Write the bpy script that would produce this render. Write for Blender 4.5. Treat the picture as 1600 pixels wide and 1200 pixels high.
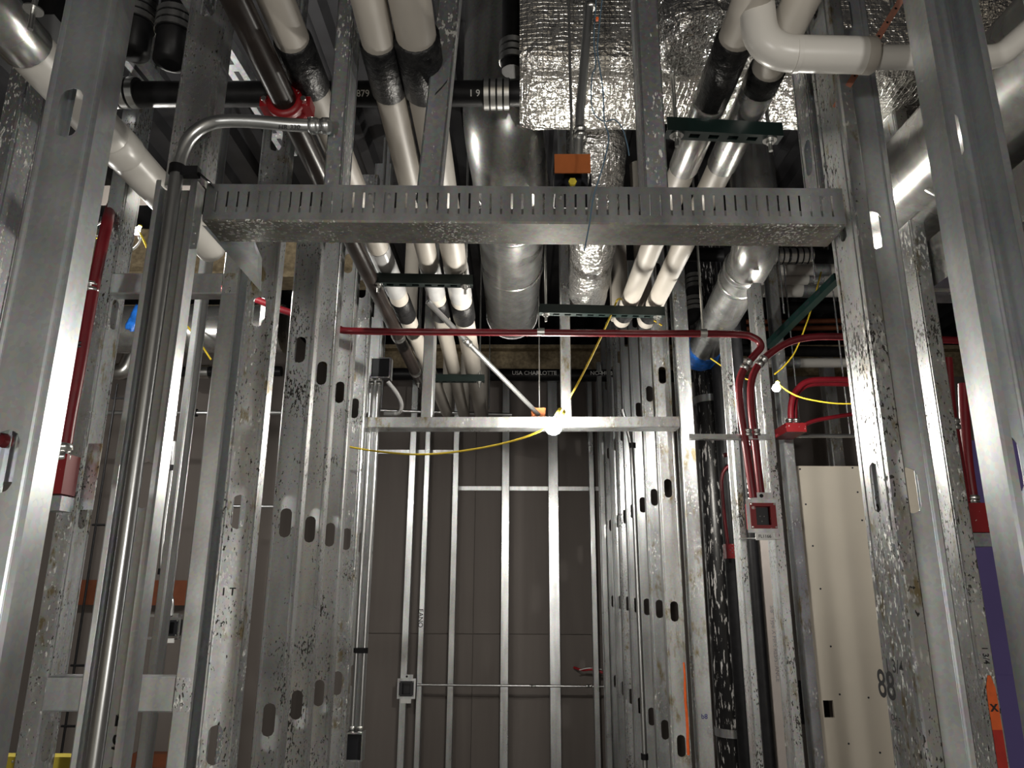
import bpy, math, random
from mathutils import Vector, Matrix
random.seed(7)
scene = bpy.context.scene
COL = scene.collection
for o in list(bpy.data.objects):
    bpy.data.objects.remove(o)

# ------------------------------------------------------------------ camera
FPX, CX, CY = 1150.0, 800.0, 600.0
EYE = Vector((0.0, 0.0, 1.6))
_y = Vector((12.0, -315.0, -FPX)).normalized()        # world Y seen in camera axes
_z = Vector((20.0, 4195.0, -FPX)); _z = (_z - _y * _z.dot(_y)).normalized()
_x = _y.cross(_z)
ROT = Matrix((_x, _y, _z))                            # camera -> world rotation
cam_data = bpy.data.cameras.new('camera')
cam_data.sensor_fit = 'HORIZONTAL'; cam_data.sensor_width = 36.0
cam_data.lens = FPX * 36.0 / 1600.0
cam_data.clip_start = 0.05; cam_data.clip_end = 60
cam = bpy.data.objects.new('camera', cam_data)
COL.objects.link(cam)
cam.matrix_world = Matrix.Translation(EYE) @ ROT.to_4x4()
scene.camera = cam

# ------------------------------------------------------------------ world, exposure
world = bpy.data.worlds.new('world'); scene.world = world
world.use_nodes = True
_bg = world.node_tree.nodes['Background']
_bg.inputs['Color'].default_value = (0.80, 0.90, 1.0, 1)
_bg.inputs['Strength'].default_value = 0.035
scene.view_settings.view_transform = 'Standard'
scene.view_settings.look = 'None'
scene.view_settings.gamma = 1.0
scene.view_settings.use_curve_mapping = False
scene.view_settings.exposure = 0.25
scene.cycles.sample_clamp_indirect = 4.0
scene.cycles.max_bounces = 5
scene.cycles.diffuse_bounces = 3
scene.cycles.glossy_bounces = 4
scene.cycles.caustics_reflective = False
scene.cycles.caustics_refractive = False
BULB_POWER = 1.0          # scales every work-light bulb and the added fill lamps

# ------------------------------------------------------------------ pixel -> place
def ray(px, py):
    return ROT @ Vector((px - CX, CY - py, -FPX))
def PY(px, py, Y):
    d = ray(px, py); return EYE + d * (Y / d.y)
def PZ(px, py, z):
    d = ray(px, py); return EYE + d * ((z - EYE.z) / d.z)
def PX(px, py, X):
    d = ray(px, py); return EYE + d * (X / d.x)

# ------------------------------------------------------------------ materials
def _mat(name):
    m = bpy.data.materials.new(name); m.use_nodes = True
    nt = m.node_tree; b = nt.nodes['Principled BSDF']
    return m, nt, b
def _n(nt, t, **kw):
    n = nt.nodes.new(t)
    for k, v in kw.items(): setattr(n, k, v)
    return n
def _coords(nt, scale=(1, 1, 1), shift=True):
    tc = _n(nt, 'ShaderNodeTexCoord'); mp = _n(nt, 'ShaderNodeMapping')
    mp.inputs['Scale'].default_value = scale
    src = tc.outputs['Object']
    if shift:
        oi = _n(nt, 'ShaderNodeObjectInfo'); ad = _n(nt, 'ShaderNodeVectorMath', operation='MULTIPLY_ADD')
        ad.inputs[1].default_value = (1, 1, 1)
        sc_ = _n(nt, 'ShaderNodeVectorMath', operation='SCALE'); sc_.inputs['Scale'].default_value = 37.0
        cx_ = _n(nt, 'ShaderNodeCombineXYZ')
        for i in range(3): nt.links.new(oi.outputs['Random'], cx_.inputs[i])
        nt.links.new(cx_.outputs[0], sc_.inputs[0])
        nt.links.new(src, ad.inputs[0]); nt.links.new(sc_.outputs[0], ad.inputs[2])
        src = ad.outputs[0]
    nt.links.new(src, mp.inputs['Vector'])
    return mp.outputs['Vector']
def _noise(nt, vec, scale, detail=3.0, rough=0.55):
    n = _n(nt, 'ShaderNodeTexNoise'); n.inputs['Scale'].default_value = scale
    n.inputs['Detail'].default_value = detail; n.inputs['Roughness'].default_value = rough
    nt.links.new(vec, n.inputs['Vector']); return n.outputs['Fac']
def _ramp(nt, fac, stops):
    r = _n(nt, 'ShaderNodeValToRGB'); e = r.color_ramp.elements
    while len(e) < len(stops): e.new(0.5)
    for el, (p, c) in zip(e, stops):
        el.position = p; el.color = (c, c, c, 1) if not isinstance(c, tuple) else (*c, 1)
    nt.links.new(fac, r.inputs['Fac']); return r.outputs['Color']
def _mix(nt, fac, a, b):
    m = _n(nt, 'ShaderNodeMix', data_type='RGBA')
    for s, v in ((0, fac), (6, a), (7, b)):
        if isinstance(v, (int, float)): m.inputs[s].default_value = v
        elif isinstance(v, tuple): m.inputs[s].default_value = (*v, 1)
        else: nt.links.new(v, m.inputs[s])
    return m.outputs[2]
def _math(nt, op, a, b=None):
    m = _n(nt, 'ShaderNodeMath', operation=op)
    for i, v in enumerate((a, b)):
        if v is None: continue
        if isinstance(v, (int, float)): m.inputs[i].default_value = v
        else: nt.links.new(v, m.inputs[i])
    return m.outputs[0]
def _bump(nt, b, h, strength, dist=0.002):
    bp = _n(nt, 'ShaderNodeBump'); bp.inputs['Strength'].default_value = strength
    bp.inputs['Distance'].default_value = dist
    nt.links.new(h, bp.inputs['Height']); nt.links.new(bp.outputs[0], b.inputs['Normal'])

def galv(name, base=(0.66, 0.68, 0.69), rough=0.31, flecks=0.0, scuff=0.0, grime=0.0, metal=0.90, spots=0.0):
    """galvanised sheet: streaks along the length, faint spangle, black chips, white scuffs, overspray"""
    m, nt, b = _mat(name)
    v = _coords(nt, (1, 1, 0.12)); v1 = _coords(nt, (1, 1, 1)); v2 = _coords(nt, (1, 1, 0.4))
    streak = _noise(nt, v, 22, 1.5)
    tone = _ramp(nt, streak, [(0.25, tuple(c * 0.72 for c in base)), (0.72, tuple(min(1, c * 1.16) for c in base))])
    sp = _n(nt, 'ShaderNodeTexVoronoi'); sp.inputs['Scale'].default_value = 130
    nt.links.new(v1, sp.inputs['Vector'])
    tone = _mix(nt, 0.10, tone, sp.outputs['Color'])
    sm = _noise(nt, v1, 6, 2)
    rg = _math(nt, 'MULTIPLY_ADD', sm, 0.22); nt.nodes[-1].inputs[2].default_value = rough - 0.11
    met = metal
    if grime:
        g = _ramp(nt, _noise(nt, v2, 30, 4, 0.65), [(0.60 - 0.1 * grime, 0), (0.66, 1)])
        g2 = _math(nt, 'MULTIPLY', g, _ramp(nt, _noise(nt, v1, 5, 2), [(0.42, 0), (0.55, 1)]))
        tone = _mix(nt, g2, tone, (0.36, 0.30, 0.18))
    if spots:
        vs_ = _n(nt, 'ShaderNodeTexVoronoi'); vs_.inputs['Scale'].default_value = 75; nt.links.new(v1, vs_.inputs['Vector'])
        dry = _math(nt, 'MULTIPLY', _ramp(nt, vs_.outputs['Distance'], [(0.30, 0), (0.40, 1)]), _ramp(nt, _noise(nt, v1, 2.2, 1), [(0.36, 0), (0.50, 1)]))
        tone = _mix(nt, _math(nt, 'MULTIPLY', dry, spots), tone, (0.10, 0.095, 0.075))
        rg = _math(nt, 'ADD', rg, _math(nt, 'MULTIPLY', dry, 0.15))
    if scuff:
        s = _ramp(nt, _math(nt, 'ADD', _noise(nt, v2, 140, 2.5, 0.62), _math(nt, 'MULTIPLY', _math(nt, 'SUBTRACT', _noise(nt, v1, 6.5, 0), 0.5), 0.3)), [(0.655 - 0.03 * scuff, 0), (0.69, 1)])
        tone = _mix(nt, s, tone, (0.80, 0.80, 0.77))
        rg = _math(nt, 'ADD', rg, _math(nt, 'MULTIPLY', s, 0.3))
    if flecks:
        f = _ramp(nt, _math(nt, 'ADD', _noise(nt, v2, 165, 2, 0.62), _math(nt, 'MULTIPLY', _math(nt, 'SUBTRACT', _noise(nt, v1, 7, 0), 0.5), 0.35)), [(0.648 - 0.03 * flecks, 0), (0.668, 1)])
        tone = _mix(nt, f, tone, (0.035, 0.032, 0.028))
        met = _math(nt, 'SUBTRACT', metal, f)
        rg = _math(nt, 'ADD', rg, _math(nt, 'MULTIPLY', f, 0.4))
    nt.links.new(tone, b.inputs['Base Color']); nt.links.new(rg, b.inputs['Roughness'])
    if isinstance(met, float): b.inputs['Metallic'].default_value = met
    else: nt.links.new(met, b.inputs['Metallic'])
    _bump(nt, b, sm, 0.12, 0.004)
    return m
def plain(name, col, rough=0.5, metal=0.0, vary=0.12, scale=8, bump=0.0, stretch=(1, 1, 1), spec=None, coat=0.0):
    m, nt, b = _mat(name)
    v = _coords(nt, stretch)
    f = _noise(nt, v, scale, 3)
    c = _ramp(nt, f, [(0.3, tuple(x * (1 - vary) for x in col)), (0.7, tuple(min(1, x * (1 + vary)) for x in col))])
    nt.links.new(c, b.inputs['Base Color'])
    b.inputs['Roughness'].default_value = rough; b.inputs['Metallic'].default_value = metal
    if spec is not None: b.inputs['Specular IOR Level'].default_value = spec
    if coat: b.inputs['Coat Weight'].default_value = coat
    if bump: _bump(nt, b, f, bump, 0.004)
    return m
def speckled(name, col, spot, rough, scale, lo, hi, stretch=(1, 1, 1), metal=0.0, srough=0.4, bump=0.0, spec=0.5):
    m, nt, b = _mat(name)
    v = _coords(nt, stretch)
    f = _ramp(nt, _noise(nt, v, scale, 4, 0.6), [(lo, 0), (hi, 1)])
    nt.links.new(_mix(nt, f, col, spot), b.inputs['Base Color'])
    b.inputs['Roughness'].default_value = rough; b.inputs['Metallic'].default_value = metal
    b.inputs['Specular IOR Level'].default_value = spec
    if bump: _bump(nt, b, f, bump, 0.002)
    return m
def foil(name, tint=(0.86, 0.84, 0.80), crumple=0.6):
    """aluminium facing over a reinforcing scrim, crumpled"""
    m, nt, b = _mat(name)
    v = _coords(nt, (1, 1, 1), False)
    w1 = _n(nt, 'ShaderNodeTexWave', bands_direction='X'); w1.inputs['Scale'].default_value = 20; w1.inputs['Distortion'].default_value = 3.5
    w2 = _n(nt, 'ShaderNodeTexWave', bands_direction='Y'); w2.inputs['Scale'].default_value = 20; w2.inputs['Distortion'].default_value = 3.5
    w3 = _n(nt, 'ShaderNodeTexWave', bands_direction='Z'); w3.inputs['Scale'].default_value = 20; w3.inputs['Distortion'].default_value = 3.5
    for w in (w1, w2, w3): nt.links.new(v, w.inputs['Vector'])
    g = _math(nt, 'MAXIMUM', _math(nt, 'POWER', w1.outputs['Fac'], 10), _math(nt, 'POWER', w2.outputs['Fac'], 10))
    g = _math(nt, 'MAXIMUM', g, _math(nt, 'POWER', w3.outputs['Fac'], 10))
    vo = _n(nt, 'ShaderNodeTexVoronoi', feature='F1'); vo.inputs['Scale'].default_value = 26
    nz = _n(nt, 'ShaderNodeTexNoise'); nz.inputs['Scale'].default_value = 9; nz.inputs['Detail'].default_value = 5
    nt.links.new(v, nz.inputs['Vector'])
    mv = _mix(nt, 0.25, v, nz.outputs['Color']); nt.links.new(mv, vo.inputs['Vector'])
    h = _math(nt, 'ADD', _math(nt, 'MULTIPLY', g, 0.14), _math(nt, 'MULTIPLY', vo.outputs['Distance'], crumple))
    h = _math(nt, 'ADD', h, _math(nt, 'MULTIPLY', nz.outputs['Fac'], crumple * 2))
    b.inputs['Base Color'].default_value = (*tint, 1); b.inputs['Metallic'].default_value = 0.95
    b.inputs['Roughness'].default_value = 0.2
    _bump(nt, b, h, 0.75, 0.012)
    return m
def glow(name, col, strength):
    m, nt, b = _mat(name)
    b.inputs['Base Color'].default_value = (*col, 1)
    b.inputs['Emission Color'].default_value = (*col, 1); b.inputs['Emission Strength'].default_value = strength
    return m

M = dict(
    galv=galv('galvanised'), galv_fleck=galv('galvanised_chipped', flecks=1.0, base=(0.66, 0.67, 0.67)),
    galv_scuff=galv('galvanised_scuffed', scuff=1.0, flecks=0.4, grime=0.5), galv_grime=galv('galvanised_grimy', grime=1.0, scuff=0.8),
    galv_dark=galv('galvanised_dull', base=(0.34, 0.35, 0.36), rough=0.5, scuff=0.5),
    galv_clean=galv('galvanised_clean', base=(0.64, 0.67, 0.69), rough=0.33),
    galv_spotted_shade=galv('galvanised_spotted_shaded', base=(0.36, 0.35, 0.32), rough=0.40, spots=0.7, scuff=0.3),  # water spots, over a base darkened to paint in the header underside's shade
    duct=galv('duct_sheet', base=(0.56, 0.56, 0.54), rough=0.26),
    duct_dark=galv('duct_sheet_dull', base=(0.36, 0.36, 0.35), rough=0.3),
    emt=plain('conduit_steel', (0.55, 0.56, 0.56), 0.3, 0.95, 0.08, 20, stretch=(1, 1, 0.2)),
    zinc=plain('zinc', (0.7, 0.7, 0.68), 0.28, 1.0, 0.1, 30),
    red=speckled('red_conduit_paint', (0.165, 0.007, 0.013), (0.125, 0.005, 0.010), 0.36, 12, 0.4, 0.6),
    redbox=speckled('red_box_paint', (0.20, 0.004, 0.007), (0.50, 0.42, 0.40), 0.42, 45, 0.66, 0.68),
    rust=speckled('rusty_strap', (0.33, 0.11, 0.06), (0.2, 0.08, 0.05), 0.7, 25, 0.4, 0.6),
    jacket=plain('white_jacket', (0.47, 0.435, 0.385), 0.5, 0, 0.05, 5, 0.05),
    pvc=plain('white_pvc_cover', (0.60, 0.58, 0.54), 0.33, 0, 0.03, 4, 0.03),
    sleeve=speckled('black_mastic', (0.006, 0.006, 0.007), (0.016, 0.016, 0.016), 0.36, 60, 0.4, 0.6, bump=0.5, spec=0.25),
    iron=plain('black_cast_iron', (0.010, 0.010, 0.011), 0.42, 0, 0.3, 30, 0.1, spec=0.2),
    rubber=plain('black_rubber', (0.008, 0.008, 0.009), 0.5, spec=0.2),
    brownpipe=plain('brown_black_steel', (0.020, 0.015, 0.013), 0.3, 0.0, 0.3, 14, 0.05, spec=0.16),
    film=speckled('pipe_film', (0.010, 0.010, 0.011), (0.62, 0.61, 0.60), 0.3, 75, 0.585, 0.61, stretch=(1, 1, 0.16), bump=0.15),
    strut=plain('green_strut', (0.003, 0.013, 0.011), 0.4, 0, 0.2, 10),
    foil=foil('foil_wrap'), foil_soft=foil('foil_tape', (0.8, 0.79, 0.77), 0.9),
    orange_box=plain('orange_cover', (0.36, 0.10, 0.025), 0.45, 0, 0.1, 20),
    black_box=plain('dark_box', (0.015, 0.016, 0.02), 0.35),
    copper=plain('copper_brown', (0.21, 0.065, 0.03), 0.45, 0.2, 0.2, 10),
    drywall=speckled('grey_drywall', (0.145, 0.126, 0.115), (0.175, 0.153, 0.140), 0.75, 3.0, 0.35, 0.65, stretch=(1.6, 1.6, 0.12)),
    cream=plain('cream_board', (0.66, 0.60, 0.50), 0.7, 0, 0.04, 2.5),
    purple=plain('purple_board', (0.13, 0.10, 0.30), 0.7, 0, 0.06, 4),
    paper=plain('board_edge_paper', (0.58, 0.52, 0.48), 0.8, 0, 0.05, 10),
    concrete=plain('concrete', (0.33, 0.32, 0.30), 0.85, 0, 0.2, 3, 0.1),
    deck=plain('steel_deck', (0.055, 0.055, 0.06), 0.5, 0.4, 0.2, 4),
    fireproof=plain('sprayed_fireproofing', (0.34, 0.27, 0.17), 0.95, 0, 0.35, 30, 0.8),
    yellow=plain('yellow_cord', (0.62, 0.45, 0.03), 0.45, 0, 0.08, 20),
    blue=plain('blue_film', (0.02, 0.16, 0.62), 0.3, 0, 0.4, 25, 0.4),
    bluewire=plain('blue_wire', (0.08, 0.14, 0.2), 0.5), whitewire=plain('white_wire', (0.7, 0.7, 0.68), 0.5),
    redwire=plain('red_wire', (0.4, 0.02, 0.03), 0.5), ink=plain('marker_ink', (0.008, 0.008, 0.010), 0.6),
    blueink=plain('blue_ink', (0.02, 0.03, 0.16), 0.6),
    paint=plain('orange_spray_paint', (0.80, 0.13, 0.02), 0.55, 0, 0.15, 25), redpaint=plain('red_spray_paint', (0.45, 0.02, 0.01), 0.55, 0, 0.15, 25),
    white=plain('white_tape', (0.74, 0.74, 0.72), 0.6), yellowpaint=plain('yellow_rail', (0.62, 0.5, 0.05), 0.5),
    brick=plain('brown_brick', (0.13, 0.045, 0.03), 0.8, 0, 0.2, 20),
    plastic=plain('clear_grey_plastic', (0.5, 0.5, 0.5), 0.2),
    bulb=glow('bulb_glow', (1.0, 0.95, 0.86), 820 * BULB_POWER),
    bulb_small=glow('bulb_glow_small', (1.0, 0.97, 0.90), 2100 * BULB_POWER),
    bulb_left=glow('bulb_glow_left', (1.0, 0.97, 0.90), 5200 * BULB_POWER),
)
# ------------------------------------------------------------------ mesh helpers
class MB:
    def __init__(s): s.v = []; s.f = []; s.sm = []
    def add(s, vs, fs, smooth=False):
        k = len(s.v); s.v += [tuple(p) for p in vs]
        s.f += [tuple(i + k for i in f) for f in fs]; s.sm += [smooth] * len(fs)
        return s
    def box(s, lo, hi):
        (a, b, c), (d, e, f) = lo, hi
        return s.add([(a,b,c),(d,b,c),(d,e,c),(a,e,c),(a,b,f),(d,b,f),(d,e,f),(a,e,f)],
                     [(0,3,2,1),(4,5,6,7),(0,1,5,4),(1,2,6,5),(2,3,7,6),(3,0,4,7)])
    def obox(s, c, ax, ay, az):
        c, ax, ay, az = map(Vector, (c, ax, ay, az))
        vs = [c + ax*i + ay*j + az*k for k in (-1, 1) for i, j in ((-1,-1),(1,-1),(1,1),(-1,1))]
        return s.add(vs, [(0,3,2,1),(4,5,6,7),(0,1,5,4),(1,2,6,5),(2,3,7,6),(3,0,4,7)])
    def tube(s, pts, r, n=14, caps=True):
        pts = [Vector(p) for p in pts]; k = len(pts)
        rs = r if isinstance(r, (list, tuple)) else [r] * k
        t = (pts[1] - pts[0]).normalized()
        u = t.cross(Vector((0, 0, 1)))
        if u.length < 1e-3: u = t.cross(Vector((0, 1, 0)))
        u.normalize(); vs = []
        for i in range(k):
            if i == 0: d = pts[1] - pts[0]
            elif i == k - 1: d = pts[-1] - pts[-2]
            else: d = (pts[i+1] - pts[i]).normalized() + (pts[i] - pts[i-1]).normalized()
            d.normalize(); u = (u - d * u.dot(d)).normalized(); w = d.cross(u)
            for j in range(n):
                a = 2 * math.pi * j / n
                vs.append(pts[i] + (u * math.cos(a) + w * math.sin(a)) * rs[i])
        fs = [(i*n+j, i*n+(j+1) % n, (i+1)*n+(j+1) % n, (i+1)*n+j) for i in range(k-1) for j in range(n)]
        s.add(vs, fs, True)
        if caps:
            s.add([vs[j] for j in range(n)], [tuple(range(n-1, -1, -1))])
            s.add([vs[(k-1)*n+j] for j in range(n)], [tuple(range(n))])
        return s
    def ring(s, c, axis, r, w, t=0.003, n=20):
        """a band of width w around a pipe of radius r"""
        c = Vector(c); a = Vector(axis).normalized()
        return s.tube([c - a*w/2, c - a*w/2, c + a*w/2, c + a*w/2][1:3], r + t, n)
    def prism(s, poly, d):
        n = len(poly); d = Vector(d); P = [Vector(p) for p in poly]
        return s.add(P + [p + d for p in P], [tuple(range(n-1, -1, -1)), tuple(range(n, 2*n))] +
                     [(i, (i+1) % n, n+(i+1) % n, n+i) for i in range(n)])
    def build(s, name, mat, parent=None, origin=None):
        if origin is None:
            if parent is not None: origin = Vector((0, 0, 0))
            else:
                xs = list(zip(*s.v)); origin = Vector(((min(xs[0])+max(xs[0]))/2, (min(xs[1])+max(xs[1]))/2, min(xs[2])))
        origin = Vector(origin)
        base = origin if parent is None else Vector((0, 0, 0))
        off = base if parent is None else parent['_o']
        off = Vector(off)
        me = bpy.data.meshes.new(name)
        me.from_pydata([tuple(Vector(p) - off) for p in s.v], [], s.f)
        me.polygons.foreach_set('use_smooth', s.sm); me.update()
        me.materials.append(M[mat] if isinstance(mat, str) else mat)
        o = bpy.data.objects.new(name, me); COL.objects.link(o)
        if parent is None: o.location = origin
        else: o.parent = parent
        o['_o'] = tuple(off)
        return o
def empty(name, loc):
    o = bpy.data.objects.new(name, None); COL.objects.link(o); o.location = loc
    o.empty_display_size = 0.05; o['_o'] = tuple(loc); return o
LABELS = set()
def tag(o, label, cat, group=None):
    o['label'] = label; o['category'] = cat
    if group: o['group'] = group
    return o
def struct(o, label=None):
    o['kind'] = 'structure'
    if label: o['label'] = label
    return o
def fillet(pts, r, n=6):
    """round the inner corners of a path"""
    pts = [Vector(p) for p in pts]; out = [pts[0]]
    for i in range(1, len(pts) - 1):
        a, b, c = pts[i-1], pts[i], pts[i+1]
        d1 = (a - b); d2 = (c - b)
        k = min(r, d1.length * 0.48, d2.length * 0.48)
        p, q = b + d1.normalized() * k, b + d2.normalized() * k
        for j in range(n + 1):
            t = j / n; out.append(p.lerp(b, t).lerp(b.lerp(q, t), t))
    out.append(pts[-1]); return out
def smooth_path(pts, n=6):
    P = [Vector(p) for p in pts]; P = [P[0]*2 - P[1]] + P + [P[-1]*2 - P[-2]]; out = []
    for i in range(1, len(P) - 2):
        for j in range(n):
            t = j / n; a, b, c, d = P[i-1], P[i], P[i+1], P[i+2]
            out.append(0.5 * ((2*b) + (c-a)*t + (2*a-5*b+4*c-d)*t*t + (3*b-a-3*c+d)*t**3))
    out.append(P[-2]); return out
def solidify(o, t=0.0015, off=-1):
    m = o.modifiers.new('thickness', 'SOLIDIFY'); m.thickness = t; m.offset = off; m.use_even_offset = True
def seg_frame(a, b):
    return (Vector(b) - Vector(a)).normalized()

def text_mesh(name, txt, size, origin, right, up, mat, parent, lift=0.0015):
    """flat marker lettering lying on a surface; right and up are the surface's own directions"""
    cu = bpy.data.curves.new(name, 'FONT'); cu.body = txt; cu.size = size; cu.align_x = 'CENTER'; cu.align_y = 'CENTER'
    cu.offset = size * 0.012
    t = bpy.data.objects.new(name + '_tmp', cu); COL.objects.link(t)
    dg = bpy.context.evaluated_depsgraph_get()
    me = bpy.data.meshes.new_from_object(t.evaluated_get(dg)); bpy.data.objects.remove(t)
    r = Vector(right).normalized(); u = Vector(up); u = (u - r * u.dot(r)).normalized(); n = r.cross(u)
    off = Vector(parent['_o'])
    for vv in me.vertices:
        vv.co = Vector(origin) + r * vv.co.x + u * vv.co.y + n * lift - off
    me.materials.clear(); me.materials.append(M[mat])
    o = bpy.data.objects.new(name, me); COL.objects.link(o); o.parent = parent; o['_o'] = tuple(off)
    return o

# C-stud: web in the local u-z plane, flanges along v.  Frame: origin O, unit vectors U, V, W(length)
def stadium_hit(a, hw, hh):
    """distance from the slot centre to its edge in direction a (u across, z along)"""
    c, s = math.cos(a), math.sin(a); L = hh - hw
    if abs(c) > 1e-9:
        t = hw / abs(c)
        if abs(t * s) <= L: return t
    zc = L if s > 0 else -L; bq = zc * s
    return bq + math.sqrt(max(0, bq*bq - (zc*zc - hw*hw)))
def rect_hit(a, hw, hh):
    c, s = abs(math.cos(a)), abs(math.sin(a))
    return min(hw / c if c > 1e-9 else 1e9, hh / s if s > 1e-9 else 1e9)
def stud_mesh(w, fl, length, holes, lip=0.010, rib=0.0025, hole=(0.020, 0.049), rad=0.003):
    """local mesh: u=x, v=y, length=z.  holes = list of z centres"""
    mb = MB(); hw = w / 2; zone = 0.027 if w > 0.07 else 0.023
    left = [(-hw+lip, fl), (-hw+rad, fl), (-hw, fl-rad), (-hw, rad), (-hw+rad, 0)]
    if rib and hw > zone + 0.015:
        m_ = (hw + zone) / 2
        left += [(-m_-0.004, 0), (-m_-0.001, rib), (-m_+0.001, rib), (-m_+0.004, 0)]
    left += [(-zone, 0)]
    right = [(-x, y) for x, y in reversed(left)]
    for pl in (left, right):
        n = len(pl)
        mb.add([(x, y, z) for z in (0, length) for x, y in pl], [(i, i+1, n+i+1, n+i) for i in range(n-1)])
    H = 0.075; z = 0.0
    angs = sorted(set([round(k * math.pi / 12, 6) for k in range(24)] + [round(x % (2*math.pi), 6) for a in (math.atan2(H, zone),) for x in (a, math.pi - a, -a, math.pi + a)]))
    for h in sorted(holes) + [None]:
        z1 = length if h is None else h - H
        if z1 > z: mb.add([(-zone, 0, z), (zone, 0, z), (zone, 0, z1), (-zone, 0, z1)], [(0, 1, 2, 3)])
        if h is None: break
        k = len(angs); vs = []
        for a in angs:
            d = rect_hit(a, zone, H); e = stadium_hit(a, *hole)
            vs += [(d*math.cos(a), 0, h + d*math.sin(a)), (e*math.cos(a), 0, h + e*math.sin(a))]
        mb.add(vs, [(2*i, 2*((i+1) % k), 2*((i+1) % k)+1, 2*i+1) for i in range(k)])
        z = h + H
    return mb
def stud(label, O, U, V, w=0.092, fl=0.045, z0=0.0, z1=4.15, holes=(), mat='galv', name='metal_stud', group=None,
         axis=(0, 0, 1), length=None, parent=None, lip=0.010, rib=0.0025, cat='stud', hole=(0.020, 0.049)):
    """O: a point of the web's centre line at z=0 (or its start when length is given)"""
    U, V, A = Vector(U), Vector(V), Vector(axis).normalized()
    if length is None:
        length = z1 - z0; O = Vector((O[0], O[1], z0)); hz = [h - z0 for h in holes]
    else: O = Vector(O); hz = list(holes)
    mb = stud_mesh(w, fl, length, [h for h in hz if 0.09 < h < length - 0.09], lip, rib, hole)
    if U.cross(V).dot(A) < 0: mb.f = [tuple(reversed(f)) for f in mb.f]
    mb.v = [tuple(O + U*x + V*y + A*z) for x, y, z in mb.v]
    o = mb.build(name, mat, parent, origin=O if parent is None else None)
    solidify(o, 0.0014, 1)
    if label: tag(o, label, cat, group)
    return o
def screw(parent, p, nrm, r=0.005, mat='zinc'):
    p, nrm = Vector(p), Vector(nrm).normalized()
    mb = MB(); mb.tube([p, p + nrm*0.002, p + nrm*0.004], [r, r*0.95, r*0.5], 8)
    return mb.build('screw', mat, parent)
XP, YP, ZP = Vector((1, 0, 0)), Vector((0, 1, 0)), Vector((0, 0, 1))
CEIL = 4.15
# ================================================================== the setting
struct(MB().box((-5, -3.5, -0.12), (5, 8.2, 0)).build('floor', 'concrete'), 'bare grey concrete floor slab')
# fluted steel deck overhead
mb = MB(); prof = []
x = -5.0
while x < 5.0:
    prof += [(x, 4.20), (x+0.06, 4.20), (x+0.085, 4.26), (x+0.175, 4.26)]; x += 0.2
n = len(prof)
mb.add([(px_, yy, pz_) for yy in (-3.5, 8.2) for px_, pz_ in prof], [(i, i+1, n+i+1, n+i) for i in range(n-1)])
mb.box((-5, -3.5, 4.262), (5, 8.2, 4.40))
struct(mb.build('ceiling', 'deck'), 'dark fluted steel deck overhead')
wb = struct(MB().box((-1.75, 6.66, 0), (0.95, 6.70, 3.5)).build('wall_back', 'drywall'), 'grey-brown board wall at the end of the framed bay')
for i in range(2):
    for k, (za, zb) in enumerate(((0.0, 1.195), (1.2, 3.5))):
        xa = -1.75 + i * 1.35
        MB().box((xa+0.002, 6.645, za+0.002), (xa+1.348, 6.66, zb)).build('board_panel', 'drywall', wb)
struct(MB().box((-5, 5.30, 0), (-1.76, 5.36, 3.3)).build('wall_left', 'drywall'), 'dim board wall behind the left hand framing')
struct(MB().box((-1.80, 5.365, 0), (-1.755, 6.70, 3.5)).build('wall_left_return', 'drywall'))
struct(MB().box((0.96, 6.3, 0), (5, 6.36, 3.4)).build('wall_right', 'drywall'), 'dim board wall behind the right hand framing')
struct(MB().box((-5.06, -3.5, 0), (-5, 8.2, 4.2)).build('wall_left_outer', 'drywall'))
struct(MB().box((5, -3.5, 0), (5.06, 8.2, 4.2)).build('wall_right_outer', 'drywall'))
struct(MB().box((-5, -3.56, 0), (5, -3.5, 4.2)).build('wall_front', 'cream'))
struct(MB().box((-5, 8.2, 0), (5, 8.26, 4.2)).build('wall_back_outer', 'drywall'))
# fireproofed steel beam: flanges and web
bm_ = struct(MB().box((-4.9, 7.02, 3.50), (4.9, 7.06, 3.86)).build('trim_1', 'fireproof'), 'tan fireproofed steel beam across the back')
MB().box((-4.9, 6.92, 3.46), (4.9, 7.16, 3.50)).build('lower_flange', 'fireproof', bm_)
MB().box((-4.9, 6.92, 3.86), (4.9, 7.16, 3.90)).build('upper_flange', 'fireproof', bm_)
b2 = struct(MB().box((-4.9, 4.86, 3.72), (-0.95, 4.90, 4.1)).build('trim_2', 'fireproof'), 'tan fireproofed beam over the left bay')
MB().box((-4.9, 4.76, 3.68), (-0.95, 5.0, 3.72)).build('lower_flange', 'fireproof', b2)

# ================================================================== studs of the two side walls
LW, HZ = -0.787, (0.58, 1.19, 1.80, 2.41, 3.02, 3.63)
def fwd(label, X, Y, w=0.092, fl=0.05, mat='galv', holes=HZ, z1=CEIL, **k):
    return stud(label, (X, Y), XP, YP, w, fl, 0.0, z1, holes, mat, **k)
s_near = fwd('wide clean foreground stud at far left with a punched slot near its top', -0.783, 1.10, fl=0.058, mat='galv_clean', holes=(0.558, 1.168, 1.778, 2.388, 2.998, 3.6))
s_jamb = stud('chipped bright stud rising above the left end of the slotted header', (-0.787, 1.53), XP, YP, 0.092, 0.055, PY(280, 290, 1.53).z, CEIL, (3.02, 3.63), 'galv_fleck')
s_chan = stud('left jamb stud open to the viewer, with the bent conduit lying in it', (-0.785, 1.535), XP, -YP, 0.092, 0.045, 0, PY(280, 285, 1.5).z, (0.58, 1.19, 1.80), 'galv', lip=0.012)
s5 = fwd('bright stud just right of the left jamb, first of the left row', -0.805, 2.12, mat='galv_scuff')
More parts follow.
